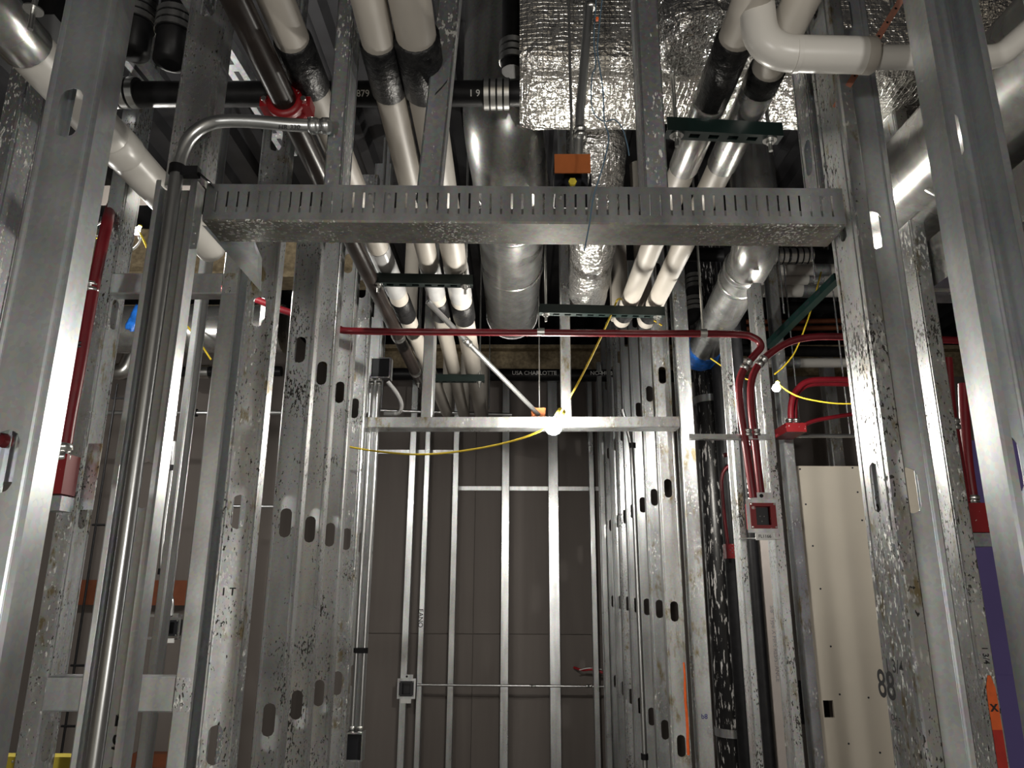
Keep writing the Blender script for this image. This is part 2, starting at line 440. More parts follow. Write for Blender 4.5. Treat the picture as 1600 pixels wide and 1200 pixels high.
s6 = fwd('second stud of the left row, with a large slot beside a rust spot', LW, 2.50, mat='galv_fleck', z1=2.98)
s7 = fwd('third stud of the left row, where the red conduit comes out', LW, 2.80, mat='galv_fleck', z1=3.12)
s8 = fwd('fourth stud of the left row, marked by a long orange paint stripe', LW, 3.10, mat='galv_fleck', z1=3.36)
s9 = fwd('fifth stud of the left row, next to the black conduit box', LW, 3.40, mat='galv_scuff', z1=3.66)
s10 = fwd('narrow stud ending the left row beside the twin conduits', -0.775, 3.68, mat='galv', z1=3.9)
# orange stripe sprayed along the gap of third and fourth stud
e = LW + 0.046
def stripe(parent, pts, mat, nrm):
    """paint laid along a polyline of (point, half width vector)"""
    mb = MB(); vs = []
    for p, h in pts: vs += [Vector(p) - Vector(h) + Vector(nrm)*0.002, Vector(p) + Vector(h) + Vector(nrm)*0.002]
    mb.add(vs, [(2*i, 2*i+1, 2*i+3, 2*i+2) for i in range(len(pts)-1)])
    o = mb.build('paint_stripe', mat, parent); solidify(o, 0.0006, 0); return o
zt = PY(515, 975, 3.10).z
stripe(s8, [((LW-0.043+0.003*math.sin(i), 3.098, zt - i*0.09), (0.004 + 0.0045*min(i, 3)/3, 0, 0)) for i in range(12)], 'paint', -YP)
rw = []
rlab = ['scuffed stud ending the right row, with an orange stripe down its edge', 'second stud of the right row, counted from the scuffed end stud',
        'third stud of the right row, beside the shiny vertical conduit', 'fourth stud of the right row, beyond the shiny vertical conduit',
        'fifth stud of the right row, seen as a narrow strip', 'sixth stud of the right row, nearly at the back wall',
        'last stud of the right row, in the corner by the back wall']
for k in range(7):
    o = fwd(rlab[k], 0.768, 3.83 + 0.406*k, mat=['galv_grime', 'galv_grime', 'galv', 'galv', 'galv_scuff', 'galv', 'galv'][k],
            holes=(0.87, 1.48, 2.09, 2.70, 3.31), z1=3.75)
    rw.append(o)
z_a, z_b = PY(1090, 1035, 3.83).z, PY(1097, 1180, 3.83).z
stripe(rw[0], [((0.768+0.046-0.014+0.002*math.sin(i*1.7), 3.829, z_a + (z_b-z_a)*i/7), (0.0035+0.003*math.sin(min(i, 5)/5*1.57), 0, 0)) for i in range(8)], 'paint', -YP)
# corner post right of the end stud (its flange turned to the camera)
post = stud('grimy corner post at the right end of the small header', (0.905, 3.80), YP, -XP, 0.092, 0.07, 0, 3.75, (), 'galv_grime')
text_mesh('marker_writing', 'b8', 0.03, (0.868, 3.7535, PY(1100, 1120, 3.75).z), XP, ZP, 'blueink', post)

# right foreground
r3 = stud('clean stud at the far right foreground with a slot in its web', (0.790, 1.19), XP, -YP, 0.096, 0.068, 0, CEIL, (0.573, 1.183, 1.793, 2.403, 3.013), 'galv_clean', lip=0.014)
jr = stud('right jamb stud with black marker figures, its web turned to the opening', (0.738, 1.535), YP, XP, 0.130, 0.030, 0, CEIL, HZ, 'galv_scuff', lip=0.012, hole=(0.018, 0.052))
jr2 = fwd('wide stud nested against the right jamb, seen into its slot', 0.831, 1.582, w=0.116, fl=0.06, mat='galv_clean')
text_mesh('marker_writing', "88", 0.075, PX(1386, 1072, 0.738), -YP, ZP, 'ink', jr)
text_mesh('marker_writing', "1 3/4", 0.036, PX(1398, 1042, 0.738), -YP, ZP, 'ink', jr)
text_mesh('marker_writing', "OH =\ncut", 0.016, PX(1402, 1130, 0.738), -YP, ZP, 'ink', jr)
rc = stud('short dull stud standing on the slotted header next to the right jamb', (0.738, 1.672), YP, XP, 0.092, 0.04, 2.48, CEIL, (2.66, 3.27), 'galv_dark', name='cripple_stud')
p = PY(1462, 600, 2.10)
r2 = stud('dark sided stud between the two right foreground studs, sprayed orange and red', (p.x, 2.146), YP, XP, 0.092, 0.040, 0, CEIL, (), 'galv_scuff')
za, zb, zc = PY(1533, 1055, 2.1).z, PY(1548, 1140, 2.1).z, PY(1560, 1205, 2.1).z
xx = p.x + 0.021
stripe(r2, [((xx, 2.099, za), (0.004, 0, 0)), ((xx, 2.099, za-0.03), (0.012, 0, 0)), ((xx, 2.099, (za+zb)/2), (0.013, 0, 0)), ((xx, 2.099, zb), (0.013, 0, 0))], 'paint', -YP)
stripe(r2, [((xx, 2.099, zb), (0.013, 0, 0)), ((xx, 2.099, zc), (0.013, 0, 0)), ((xx, 2.099, zc-0.2), (0.013, 0, 0))], 'redpaint', -YP)
text_mesh('marker_writing', 'x', 0.04, (xx, 2.097, (za+zb)/2-0.01), XP, ZP, 'ink', r2)
text_mesh('marker_writing', '1 3/4', 0.022, (xx, 2.099, za+0.05), -ZP, XP, 'ink', r2)

# framed opening behind the left jamb: two jambs and two rails
Yf = 2.10
a = PY(147, 600, Yf); b_ = PY(329, 600, Yf)
fj = stud('jamb stud left of the framed opening, carrying the red conduit box', (a.x, Yf+0.046), YP, -XP, 0.092, 0.05, 0, CEIL, (1.19, 1.80, 2.41), 'galv_scuff')
fk = stud('jamb stud right of the framed opening, nearest to the bright left stud', (b_.x, Yf+0.046), YP, XP, 0.092, 0.05, 0, 2.62, (), 'galv')
for nm, yt, yb_, lab in (('framing_rail', 427, 458, 'upper rail of the framed opening, screwed to both jamb studs'),
                         ('framing_rail', 1058, 1112, 'lower rail of the framed opening, with screwed tabs and marker writing nearby')):
    zt_, zb_ = PY(200, yt, Yf).z, PY(200, yb_, Yf).z
    h = zt_ - zb_
    o = stud(lab, (a.x+0.002, Yf+0.001, (zt_+zb_)/2), ZP, YP, h, 0.05, 0, 0, (), 'galv', name=nm, axis=XP, length=b_.x-a.x-0.004, lip=0.004, rib=0, cat='rail')
    for sx, s0 in ((a.x-0.046, 0), (b_.x+0.002, 1)):
        MB().box((sx, Yf-0.0022, zb_), (sx+0.046, Yf-0.0006, zt_)).build('tab', 'galv_scuff', o)
        for zz in (zb_+h*0.22, zt_-h*0.22): screw(o, (sx+0.022, Yf-0.0022, zz), -YP)
text_mesh('marker_writing', '2 5/ T', 0.045, (-0.765, 1.5335, PY(190, 1165, 1.53).z), -ZP, XP, 'ink', s_chan)
text_mesh('marker_writing', '1 T', 0.03, (s5.location.x-0.005, 2.1185, PY(345, 925, 2.12).z), XP, ZP, 'ink', s5)
# dull stud at the upper left edge, behind the wide one
q = PY(40, 120, 1.72)
stud('dull stud peeking out left of the wide foreground stud', (q.x, 1.766), YP, -XP, 0.092, 0.045, 0, CEIL, (), 'galv_dark')

# ================================================================== headers
def slotted_track(name, label, A, B, dep, leg, slots, mat, cat):
    """U track from A to B (front lower edge), web down, legs up, slots in both legs"""
    A, B = Vector(A), Vector(B); L = (B - A).length; ux = (B - A).normalized(); uy = Vector((-ux.y, ux.x, 0)).normalized(); uz = ux.cross(uy)
    mb = MB(); r = 0.003
    def T(x, y, z): return A + ux*x + uy*y + uz*z
    prof = [(0, leg*0.22), (0, r), (r, 0), (dep-r, 0), (dep, r), (dep, leg*0.22)]; n = len(prof)
    mb.add([T(xx_, y, z) for xx_ in (0, L) for y, z in prof], [(i, n+i, n+i+1, i+1) for i in range(n-1)])
    for yy in (0, dep):
        if slots:
            pitch, sw = slots; k = int((L - 0.04) / pitch); x0 = (L - k*pitch)/2; z0, z1 = leg*0.22, leg*0.80
            def quad(xa, xb, za, zb):
                f = (0, 1, 2, 3) if yy == 0 else (3, 2, 1, 0)
                mb.add([T(xa, yy, za), T(xb, yy, za), T(xb, yy, zb), T(xa, yy, zb)], [f])
            quad(0, L, z1, leg); x_ = 0
            for i in range(k+1):
                c = x0 + i*pitch; quad(x_, c - sw/2, z0, z1); x_ = c + sw/2
            quad(x_, L, z0, z1)
        else:
            f = (0, 1, 2, 3) if yy == 0 else (3, 2, 1, 0)
            mb.add([T(0, yy, leg*0.22), T(L, yy, leg*0.22), T(L, yy, leg), T(0, yy, leg)], [f])
    o = mb.build(name, mat, None, origin=A); solidify(o, 0.0015, -1)
    tag(o, label, cat); return o, T
A1, B1 = PY(316, 344, 1.50), PY(1322, 352, 1.50)
h1, T1 = slotted_track('slotted_header_track', 'long slotted steel header track spanning the foreground opening', A1, B1, 0.107, 0.092, (0.02405, 0.0048), 'galv', 'header')
h1.data.materials.append(M['galv_spotted_shade'])
for pl in h1.data.polygons:
    if abs(pl.normal.z) > 0.6: pl.material_index = 1
for fx in (0.26, 0.29, 0.56, 0.97): screw(h1, T1((B1-A1).length*fx, -0.002, 0.066), -YP, 0.004)
A2, B2 = PY(556, 668, 3.42), PY(1062, 667, 3.42)
h2, T2 = slotted_track('header_track', 'small header track spotted with overspray beside the bright bulb', A2, B2, 0.10, 0.05, None, 'galv_grime', 'header')
# short studs on the headers
def front(label, px0, px1, py, Y, side, z0, z1, mat='galv', **k):
    """stud whose flange faces the camera between two pixels at row py; side: which side its web is on"""
    p0, p1 = PY(px0, py, Y), PY(px1, py, Y)
    fl = p1.x - p0.x
    if side > 0: return stud(label, (p1.x, Y+0.046), YP, -XP, 0.092, fl, z0, z1, (), mat, **k)
    return stud(label, (p0.x, Y+0.046), YP, XP, 0.092, fl, z0, z1, (), mat, **k)
zh = A1.z + 0.004
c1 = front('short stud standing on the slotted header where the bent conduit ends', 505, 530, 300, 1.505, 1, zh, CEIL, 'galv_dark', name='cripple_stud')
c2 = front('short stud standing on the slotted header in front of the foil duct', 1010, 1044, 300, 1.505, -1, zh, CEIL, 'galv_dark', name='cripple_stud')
# diagonal brace
d0, d1 = PY(669, 318, 1.56), PY(716, -120, 1.56)
ax = (d1 - d0).normalized(); uu = Vector((ax.z, 0, -ax.x))
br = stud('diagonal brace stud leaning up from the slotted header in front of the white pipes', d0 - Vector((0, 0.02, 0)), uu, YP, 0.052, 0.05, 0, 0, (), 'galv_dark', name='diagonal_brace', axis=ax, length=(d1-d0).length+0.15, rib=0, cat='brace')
stripe(br, [(PY(680, 148, 1.54), (0.001, 0, 0.004)), (PY(690, 138, 1.54), (0.001, 0, 0.004)), (PY(699, 127, 1.54), (0.001, 0, 0.004))], 'ink', -YP)
zh2 = A2.z + 0.004
front('thin stud standing on the small header right of the round duct', 878, 892, 600, 3.43, -1, zh2, CEIL, 'galv_grime', name='cripple_stud')
front('stud standing on the small header among the left pipes', 660, 676, 600, 3.43, 1, zh2, CEIL, 'galv', name='cripple_stud')
front('stud rising behind the twin conduits at the small header', 578, 590, 600, 3.80, 1, 0, CEIL, 'galv')
# gusset plate under the left end of the slotted header
g = [PY(316, 352, 1.63), PY(396, 372, 1.66), PY(409, 404, 1.66), PY(407, 455, 1.66)]
o = MB().prism(g, (0.0, 0.002, 0.001)).build('gusset_plate', 'galv'); tag(o, 'bright edged sheet metal gusset under the left end of the slotted header', 'plate')
# small clip plate with screws on the jamb
c = PY(306, 372, 1.50)
o = MB().box((c.x-0.012, 1.497, c.z-0.028), (c.x+0.006, 1.499, c.z+0.028)).build('clip_plate', 'galv'); tag(o, 'small screwed clip plate under the left end of the slotted header', 'plate')
for dz in (-0.014, 0.012): screw(o, (c.x-0.003, 1.497, c.z+dz), -YP, 0.003)

# ================================================================== studs of the back wall and the far bays
for px, w_, lab in ((637, 10, 'far back wall stud that holds the small metal box'), (661, 8, 'far back wall stud with black lettering, beside the box stud'),
                (708, 9, 'back wall stud between the lettered stud and the middle one'), (789, 12, 'middle stud of the back wall, left of the bright bulb'),
                (866, 16, 'double bright stud of the back wall right below the bulb')):
    front(lab, px - w_/2, px + w_/2, 900, 6.535, 1 if px < 812 else -1, 0, 3.5, 'galv')
bs = [o for o in COL.objects if o.get('label', '').startswith('far back wall stud with black')][0]
text_mesh('marker_writing', 'EANO', 0.055, PY(657, 966, 6.533), -ZP, XP, 'ink', bs)
for px, py, Y, lab in ((928, 900, 6.40, 'stud in the right back corner, first beside the board wall'), (945, 900, 6.2, 'stud in the right back corner, second beside the board wall')):
    front(lab, px-4, px+4, py, Y, -1, 0, 3.5, 'galv')
# right bay
Yr = 2.98
k0 = front('stud right of the red outlet box and its two red conduits', 1208, 1222, 800, Yr, -1, 0, PY(1185, 442, Yr).z, 'galv_scuff')
k1 = front('thin stud left of the two red conduits', 1153, 1163, 800, Yr+0.3, -1, 0, 2.75, 'galv_scuff')
front('overspray spotted stud behind the second work light', 1222, 1236, 650, 4.2, -1, 0, CEIL, 'galv_grime')
front('spotted stud at the far end of the right bay', 1295, 1312, 650, 5.6, -1, 0, 3.4, 'galv_grime')
front('thin stud low beside the film wrapped pipe', 1176, 1186, 1000, 4.6, -1, 0, 2.6, 'galv_dark')
front('slim stud behind the right jamb with a written board scrap', 1425, 1442, 430, 2.6, -1, 0, CEIL, 'galv_scuff')
# left bay, behind the framed opening
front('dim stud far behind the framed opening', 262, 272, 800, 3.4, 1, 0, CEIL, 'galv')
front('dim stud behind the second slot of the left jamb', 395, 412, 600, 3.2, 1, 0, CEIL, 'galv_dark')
# ================================================================== overhead pipes
ZPIPE = 2.85
class Run:
    """a straight pipe run between two pixels at height z"""
    def __init__(s, name, label, p0, p1, r, mat, z=ZPIPE, cat='pipe', group=None, n=20, tail=()):
        s.a, s.b, s.r, s.z = PZ(*p0, z), PZ(*p1, z), r, z
        s.o = MB().tube([s.a, s.b] if not tail else fillet([s.a, s.b] + [s.b + Vector(t) for t in tail], r*2.2), r, n).build(name, mat)
        tag(s.o, label, cat, group)
    def at(s, py):
        Y = PZ(CX, py, s.z).y
        t = (Y - s.a.y) / (s.b.y - s.a.y); return s.a.lerp(s.b, t)
    def band(s, name, py0, py1, mat, t=0.003, label=None):
        p, q = s.at(py0), s.at(py1); d = (q - p).normalized()*0.004; r = s.r
        o = MB().tube([p, p + d, q - d, q], [r + t*0.2, r + t, r + t, r + t*0.2], 20).build(name, mat, s.o)
        if label: o['label'] = label
        return o
pA = Run('insulated_pipe', 'white insulated pipe leftmost of the left group, with a black sleeve', (398, -80), (696, 640), 0.041, 'jacket', tail=((0, 0.12, 0), (0, 0.14, 0.5)))
pA.band('black_sleeve', 60, 136, 'sleeve', 0.006); pA.band('black_sleeve', 467, 494, 'sleeve', 0.005); pA.band('saddle', 385, 455, 'plastic', 0.003, 'shiny clear saddle over the hanger')
pB = Run('insulated_pipe', 'white insulated pipe in the middle of the left group', (558, -80), (724, 645), 0.040, 'jacket', tail=((0, 0.12, 0), (0, 0.14, 0.5)))
pB.band('black_sleeve', 64, 142, 'sleeve', 0.006); pB.band('black_sleeve', 468, 492, 'sleeve', 0.005); pB.band('saddle', 412, 458, 'plastic', 0.003)
pC = Run('insulated_pipe', 'thickest white insulated pipe, rightmost of the left group', (627, -80), (752, 650), 0.048, 'jacket', tail=((0, 0.12, 0), (0, 0.14, 0.5)))
pC.band('black_sleeve', 54, 140, 'sleeve', 0.008); pC.band('black_sleeve', 470, 496, 'sleeve', 0.006); pC.band('saddle', 416, 462, 'plastic', 0.003)
pD = Run('insulated_pipe', 'white insulated pipe of the right group next to the foil duct', (1206, -80), (975, 492), 0.041, 'jacket', tail=((0, 0.10, 0.0), (0, 0.13, 0.9)))
pD.band('black_sleeve', 60, 158, 'sleeve', 0.005); pD.band('metal_shield', 160, 262, 'duct', 0.004, 'bright metal shield at the hanger'); pD.band('black_sleeve', 476, 492, 'sleeve', 0.004)
pE = Run('insulated_pipe', 'white insulated pipe of the right group, on the outer side', (1290, -80), (1014, 494), 0.041, 'jacket', tail=((0, 0.10, 0.0), (0, 0.13, 0.9)))
pE.band('black_sleeve', 108, 138, 'sleeve', 0.005); pE.band('metal_shield', 138, 258, 'duct', 0.004, 'bright metal shield at the hanger'); pE.band('black_sleeve', 476, 494, 'sleeve', 0.004)
# white pipe at the upper left, coming out of a metal jacket
pF = Run('insulated_pipe', 'large white insulated pipe crossing diagonally behind the upper left studs', (-70, -50), (330, 388), 0.058, 'pvc')
pF.band('metal_jacket', -40, 72, 'duct', 0.004, 'ribbed metal jacket'); pF.band('joint_band', 212, 240, 'pvc', 0.003)
# brown sprinkler main with a red grooved coupling
sp_ = Run('sprinkler_pipe', 'dark brown sprinkler pipe running back through the left studs', (330, -80), (668, 620), 0.031, 'brownpipe', z=2.78)
q = sp_.at(166); d = (sp_.b - sp_.a).normalized()
cp = MB().tube([q - d*0.03, q - d*0.028, q - d*0.012, q - d*0.008, q + d*0.008, q + d*0.012, q + d*0.028, q + d*0.03], [0.034, 0.046, 0.046, 0.040, 0.040, 0.046, 0.046, 0.034], 20).build('grooved_coupling', 'redbox', sp_.o); cp['label'] = 'red grooved pipe coupling with bolts'
for sx in (-1, 1):
    c_ = q + XP*sx*0.05; MB().obox(c_, (0.014, 0, 0), (0, 0.022, 0), (0, 0, 0.014)).build('bolt_lug', 'redbox', sp_.o)
    MB().tube([c_ - YP*0.036, c_ + YP*0.036], 0.007, 8).build('bolt', 'zinc', sp_.o)
sp_.band('joint_ring', 523, 528, 'zinc', 0.002); sp_.band('joint_ring', 578, 582, 'zinc', 0.002)

# slotted green channels with their rods
def strut(label, A, B, Yw=0.041, h=0.041):
    A, B = Vector(A), Vector(B); L = (B - A).length; ux = (B - A).normalized(); uy = Vector((-ux.y, ux.x, 0)).normalized(); uz = ux.cross(uy)
    mb = MB(); t = 0.0025
    def bx(x0, x1, y0, y1, z0, z1): mb.obox(A + ux*(x0+x1)/2 + uy*(y0+y1)/2 + uz*(z0+z1)/2, ux*(x1-x0)/2, uy*(y1-y0)/2, uz*(z1-z0)/2)
    bx(0, L, 0, t, 0, h); bx(0, L, Yw-t, Yw, 0, h); bx(0, L, t, 0.012, 0, t); bx(0, L, Yw-0.012, Yw-t, 0, t)
    bx(0, L, t, 0.009, h-t, h); bx(0, L, Yw-0.009, Yw-t, h-t, h)
    x_ = 0.0; k = max(2, int(L/0.05)); pt = L/k
    for i in range(k):
        c = pt*(i+0.5); bx(x_, c-0.014, 0.012, Yw-0.012, 0, t); x_ = c+0.014
    bx(x_, L, 0.012, Yw-0.012, 0, t)
    o = mb.build('strut_channel', 'strut'); tag(o, label, 'hanger')
    for xx_ in (0.03, L-0.03):
        c = A + ux*xx_ + uy*Yw/2
        MB().tube([c - uz*0.035, Vector((c.x, c.y, 4.19))], 0.0055, 8).build('threaded_rod', 'zinc', o)
        MB().tube([c - uz*0.012, c - uz*0.001], 0.011, 6).build('nut', 'zinc', o)
        MB().tube([c - uz*0.003, c], 0.019, 14).build('washer', 'zinc', o)
    return o
def strut_px(label, p0, p1, z):
    a = PZ(*p0, z); b = PZ(*p1, z); b = Vector((b.x, a.y + (b.y-a.y)*0.5, z)); a = Vector((a.x, a.y, z))
    return strut(label, a, b)
zs = ZPIPE - 0.041 - 0.043
strut_px('dark green slotted channel holding up the three white left pipes', (578, 441), (739, 447), zs-0.006)
strut_px('far dark green channel under the left pipes, just above the small header', (645, 595), (757, 596), zs-0.006)
strut_px('dark green slotted channel under the right pipes, just below the foil duct', (1043, 203), (1219, 222), zs)
strut_px('lower dark green slotted channel where the right pipes turn upward', (843, 488), (1037, 497), zs)
# diagonal green strut in the right bay
a, b = PY(1310, 432, 3.4), PY(1200, 540, 4.05)
ux = (b-a).normalized()
o = MB().obox((a+b)/2, ux*(b-a).length/2, Vector((0.02, 0, 0)), ux.cross(XP).normalized()*0.02).build('strut_brace', 'strut'); tag(o, 'green slotted strut slanting down behind the right jamb', 'brace')
for i in range(7):
    c = a.lerp(b, (i+0.5)/7); MB().obox(c - ux.cross(XP).normalized()*0.0, ux*0.02, Vector((0.0205, 0, 0)), ux.cross(XP).normalized()*0.006).build('slot', 'black_box', o)

# black no-hub pipes with banded couplings
def coupling(parent, c, axis, r, n=3, w=0.09):
    a_ = Vector(axis).normalized(); c = Vector(c)
    MB().tube([c - a_*w/2, c + a_*w/2], r+0.006, 20).build('coupling_sleeve', 'rubber', parent)
    for i in range(n):
        k = c + a_*(w*(i - (n-1)/2)/n)
        MB().tube([k - a_*w*0.36/n, k + a_*w*0.36/n], r+0.009, 20).build('clamp_band', 'zinc', parent)
Yb = 2.02
a, b = PY(60, 148, Yb), PY(812, 146, Yb)
ip = MB().tube([a, b], 0.040, 20).build('cast_iron_pipe', 'iron'); tag(ip, 'black cast iron pipe crossing the upper left behind the white pipes', 'pipe')
coupling(ip, PY(196, 145, Yb), XP, 0.040); coupling(ip, PY(776, 147, Yb), XP, 0.040, 4, 0.085)
for px_, tx in ((741, '1 9'), (566, '879')):
    t_ = PY(px_, 160, Yb-0.036); 
    text_mesh('pipe_lettering', tx, 0.028, (t_.x, Yb-0.032, 0) and Vector((t_.x, Yb-0.0338, a.z-0.0245)), XP, Vector((0, -0.55, 0.83)), 'white', ip)
# vertical black pipe falling to it beside the foil duct
c0 = PY(800, 120, Yb+0.02)
vp = MB().tube([c0 + ZP*0.02, Vector((c0.x, c0.y, 4.19))], 0.034, 18).build('cast_iron_riser', 'iron'); tag(vp, 'black cast iron riser rising left of the foil duct', 'pipe')
coupling(vp, c0 + ZP*0.09, ZP, 0.034, 3, 0.08)
# dark ribbed fittings at the upper left
for px_, py_, lab in ((212, 45, 'black ribbed pipe fitting in the upper left dark, near the wide stud'), (272, 60, 'black ribbed pipe fitting hanging left of the chipped jamb stud')):
    c0 = PY(px_, py_, 1.95); f_ = MB().tube([c0 - ZP*0.10, c0 - ZP*0.09, c0 + ZP*0.1, Vector((c0.x, c0.y, 4.19))], [0.03, 0.052, 0.052, 0.05], 20).build('pipe_fitting', 'iron'); tag(f_, lab, 'fitting')
    coupling(f_, c0 + ZP*0.05, ZP, 0.052, 3, 0.08)
a, b = PY(1060, 397, 4.1), PY(1330, 402, 4.1)
ip2 = MB().tube([a, b], 0.043, 18).build('cast_iron_pipe', 'iron'); tag(ip2, 'black cast iron pipe with banded couplings behind the right jamb', 'pipe')
for px_ in (1217, 1256): coupling(ip2, PY(px_, 400, 4.1), XP, 0.043, 3, 0.10)
MB().ring(PY(1237, 400, 4.1), XP, 0.043, 0.03, 0.008).build('hanger_band', 'zinc', ip2)
a = PY(1083, 420, 4.4)
ip3 = MB().tube(fillet([Vector((a.x, 4.4, 4.19)), Vector((a.x, 4.4, a.z-0.35)), Vector((a.x-0.25, 4.4, a.z-0.35))], 0.1), 0.045, 18).build('cast_iron_pipe', 'iron'); tag(ip3, 'black drop pipe with stacked couplings left of the round duct in the right bay', 'pipe')
coupling(ip3, PY(1085, 440, 4.4), ZP, 0.045, 3, 0.10); coupling(ip3, PY(1085, 475, 4.4), ZP, 0.045, 3, 0.10)
a, b = PY(1090, 547, 5.2), PY(1400, 551, 5.2)
ip4 = MB().tube([a, b], 0.04, 16).build('cast_iron_pipe', 'iron'); tag(ip4, 'thin black pipe under the beam in the right bay, above the white pipe', 'pipe')
coupling(ip4, PY(1142, 548, 5.2), XP, 0.04, 2, 0.07); coupling(ip4, PY(1176, 548, 5.2), XP, 0.04, 2, 0.07)
c0 = PY(1159, 540, 5.2); MB().tube([c0, Vector((c0.x, c0.y, 4.19))], 0.045, 16).build('branch', 'iron', ip4)
a, b = PY(1330, 480, 5.6), PY(1180, 482, 5.6)
ip5 = MB().tube([a, b], 0.05, 16).build('cast_iron_pipe', 'iron'); tag(ip5, 'black pipe below the white trunk lines behind the right jamb', 'pipe')
a, b = PY(560, 584, 6.25), PY(1090, 588, 6.25)
ip6 = MB().tube([a, b], 0.055, 16).build('cast_iron_pipe', 'iron'); tag(ip6, 'long black lettered pipe along the top of the back wall', 'pipe')
for px_, tx in ((835, 'USA CHARLOTTE'), (948, 'NO-HUB CO')):
    t_ = PY(px_, 586, 6.19); text_mesh('pipe_lettering', tx, 0.05, Vector((t_.x, 6.1935, a.z-0.008)), XP, ZP, 'white', ip6, 0.0)
a, b = PY(60, 582, 4.85), PY(440, 580, 4.85)
ip7 = MB().tube([a, b], 0.035, 16).build('cast_iron_pipe', 'iron'); tag(ip7, 'thin black pipe under the silver duct in the left bay', 'pipe')
for px_ in (190, 312, 322): MB().ring(PY(px_, 581, 4.85), XP, 0.035, 0.05, 0.012).build('hanger_band', 'zinc', ip7)
el = PY(190, 578, 4.80); MB().tube(fillet([el + Vector((-0.10, 0, 0)), el + Vector((0.02, 0, -0.02)), el + Vector((0.06, 0, 0.12))], 0.08), 0.055, 16).build('elbow_fitting', 'zinc', ip7)

# film-wrapped vertical pipe of the right bay
YD = 4.66; c0 = PY(1107, 600, YD); X0 = c0.x
vp = MB().tube([(X0, YD, 0), (X0, YD, 4.19)], 0.094, 24).build('vertical_drain_pipe', 'film'); tag(vp, 'thick black vertical pipe in streaky shiny film, with two metal clamps', 'pipe')
for py_ in (622, 1146):
    z_ = PY(1115, py_, YD-0.07).z
    cl = MB().ring((X0, YD, z_), ZP, 0.094, 0.045, 0.006, 24).build('pipe_clamp', 'galv', vp)
    MB().box((X0+0.08, YD-0.015, z_-0.02), (X0+0.22, YD-0.01, z_+0.02)).build('clamp_ear', 'galv', cl)
    MB().tube([(X0+0.11, YD-0.06, z_-0.005), (X0+0.11, YD+0.04, z_+0.005)], 0.008, 8).build('clamp_bolt', 'zinc', cl)
c0 = PY(1140, 760, 4.35)
o = MB().tube([(c0.x, 4.4, 0), (c0.x, 4.4, 3.4)], 0.045, 18).build('vertical_drain_pipe', 'iron'); tag(o, 'slim black vertical pipe right behind the film wrapped one', 'pipe')
c0 = PY(1172, 800, 3.75)
o = MB().tube([(c0.x, 3.75, 0), (c0.x, 3.75, 4.19)], 0.028, 16).build('vertical_drain_pipe', 'iron'); tag(o, 'black lettered vertical pipe behind the thin stud of the right bay', 'pipe')
text_mesh('pipe_lettering', 'USA CHARLOTTE', 0.045, (c0.x, 3.7205, PY(1170, 735, 3.72).z), -ZP, XP, 'white', o, 0.0)

# white pipe with elbow in the upper right foreground
Yw = 1.36
a, b = PY(1190, 83, Yw), PY(1362, 87, Yw)
wp = MB().tube(fillet([Vector((a.x, Yw, 4.19)), a, b], 0.075, 8), 0.0385, 24).build('pvc_covered_pipe', 'pvc'); tag(wp, 'glossy white elbow pipe ending in a cut sleeve at the upper right', 'pipe')
MB().ring(PY(1243, 85, Yw), XP, 0.0385, 0.01, 0.001, 24).build('cover_seam', 'pvc', wp)
MB().tube([b - XP*0.02, b, b + XP*0.004], [0.039, 0.0395, 0.037], 24).build('cut_end', 'jacket', wp)
c_, d_ = PY(1560, 90, Yw+0.005), PY(1640, 20, Yw+0.005)
w2 = MB().tube(fillet([b + Vector((0.002, 0.005, 0)), c_, d_], 0.03, 4), 0.026, 20).build('pvc_covered_pipe', 'pvc'); tag(w2, 'thinner white pipe bending up at the right edge', 'pipe')
# rusty perforated strap
a, b = PY(1420, -20, 1.33), PY(1305, 168, 1.50)
d = (b - a); n_ = d.cross(YP).normalized()*0.007
st = MB().prism([a - n_, a + n_, b + n_, b - n_], (0, 0.0016, 0)).build('perforated_strap', 'rust'); tag(st, 'rusty perforated strap slung diagonally over the white pipe end', 'strap')
for i in range(9):
    c0 = a.lerp(b, (i+0.5)/9); MB().tube([c0 - YP*0.0012, c0 - YP*0.0002], 0.0028, 8).build('strap_hole', 'rubber', st)

# ================================================================== ducts
def wrapped(name, label, pts, hw, hh, mat, jit, axis_up=ZP, nring=28, cat='duct', exp=5.0, taper=1.0):
    """puffy wrapped duct along a path: super-ellipse rings with wrinkles"""
    rnd = random.Random(len(label)); pts = [Vector(p) for p in pts]; vs = []; n = nring
    for i, p in enumerate(pts):
        d = (pts[min(i+1, len(pts)-1)] - pts[max(i-1, 0)]).normalized()
        s_ = d.cross(axis_up).normalized(); u_ = s_.cross(d).normalized()
        endk = (1.0 - 0.05*(i == 0 or i == len(pts)-1)) * (1 + (taper-1)*i/(len(pts)-1))
        for j in range(n):
            t = 2*math.pi*j/n; c, s2 = math.cos(t), math.sin(t); k = (abs(c)**exp + abs(s2)**exp)**(-1/exp)
            w = 1 + rnd.uniform(-jit, jit)
            vs.append(p + (s_*c*hw + u_*s2*hh)*k*w*endk + d*rnd.uniform(-jit, jit)*0.1)
    m = len(pts); fs = [(i*n+j, i*n+(j+1) % n, (i+1)*n+(j+1) % n, (i+1)*n+j) for i in range(m-1) for j in range(n)]
    mb = MB().add(vs, fs, True); mb.add(vs[:n], [tuple(range(n-1, -1, -1))]); mb.add(vs[-n:], [tuple(range(n))])
    o = mb.build(name, mat); tag(o, label, cat); return o
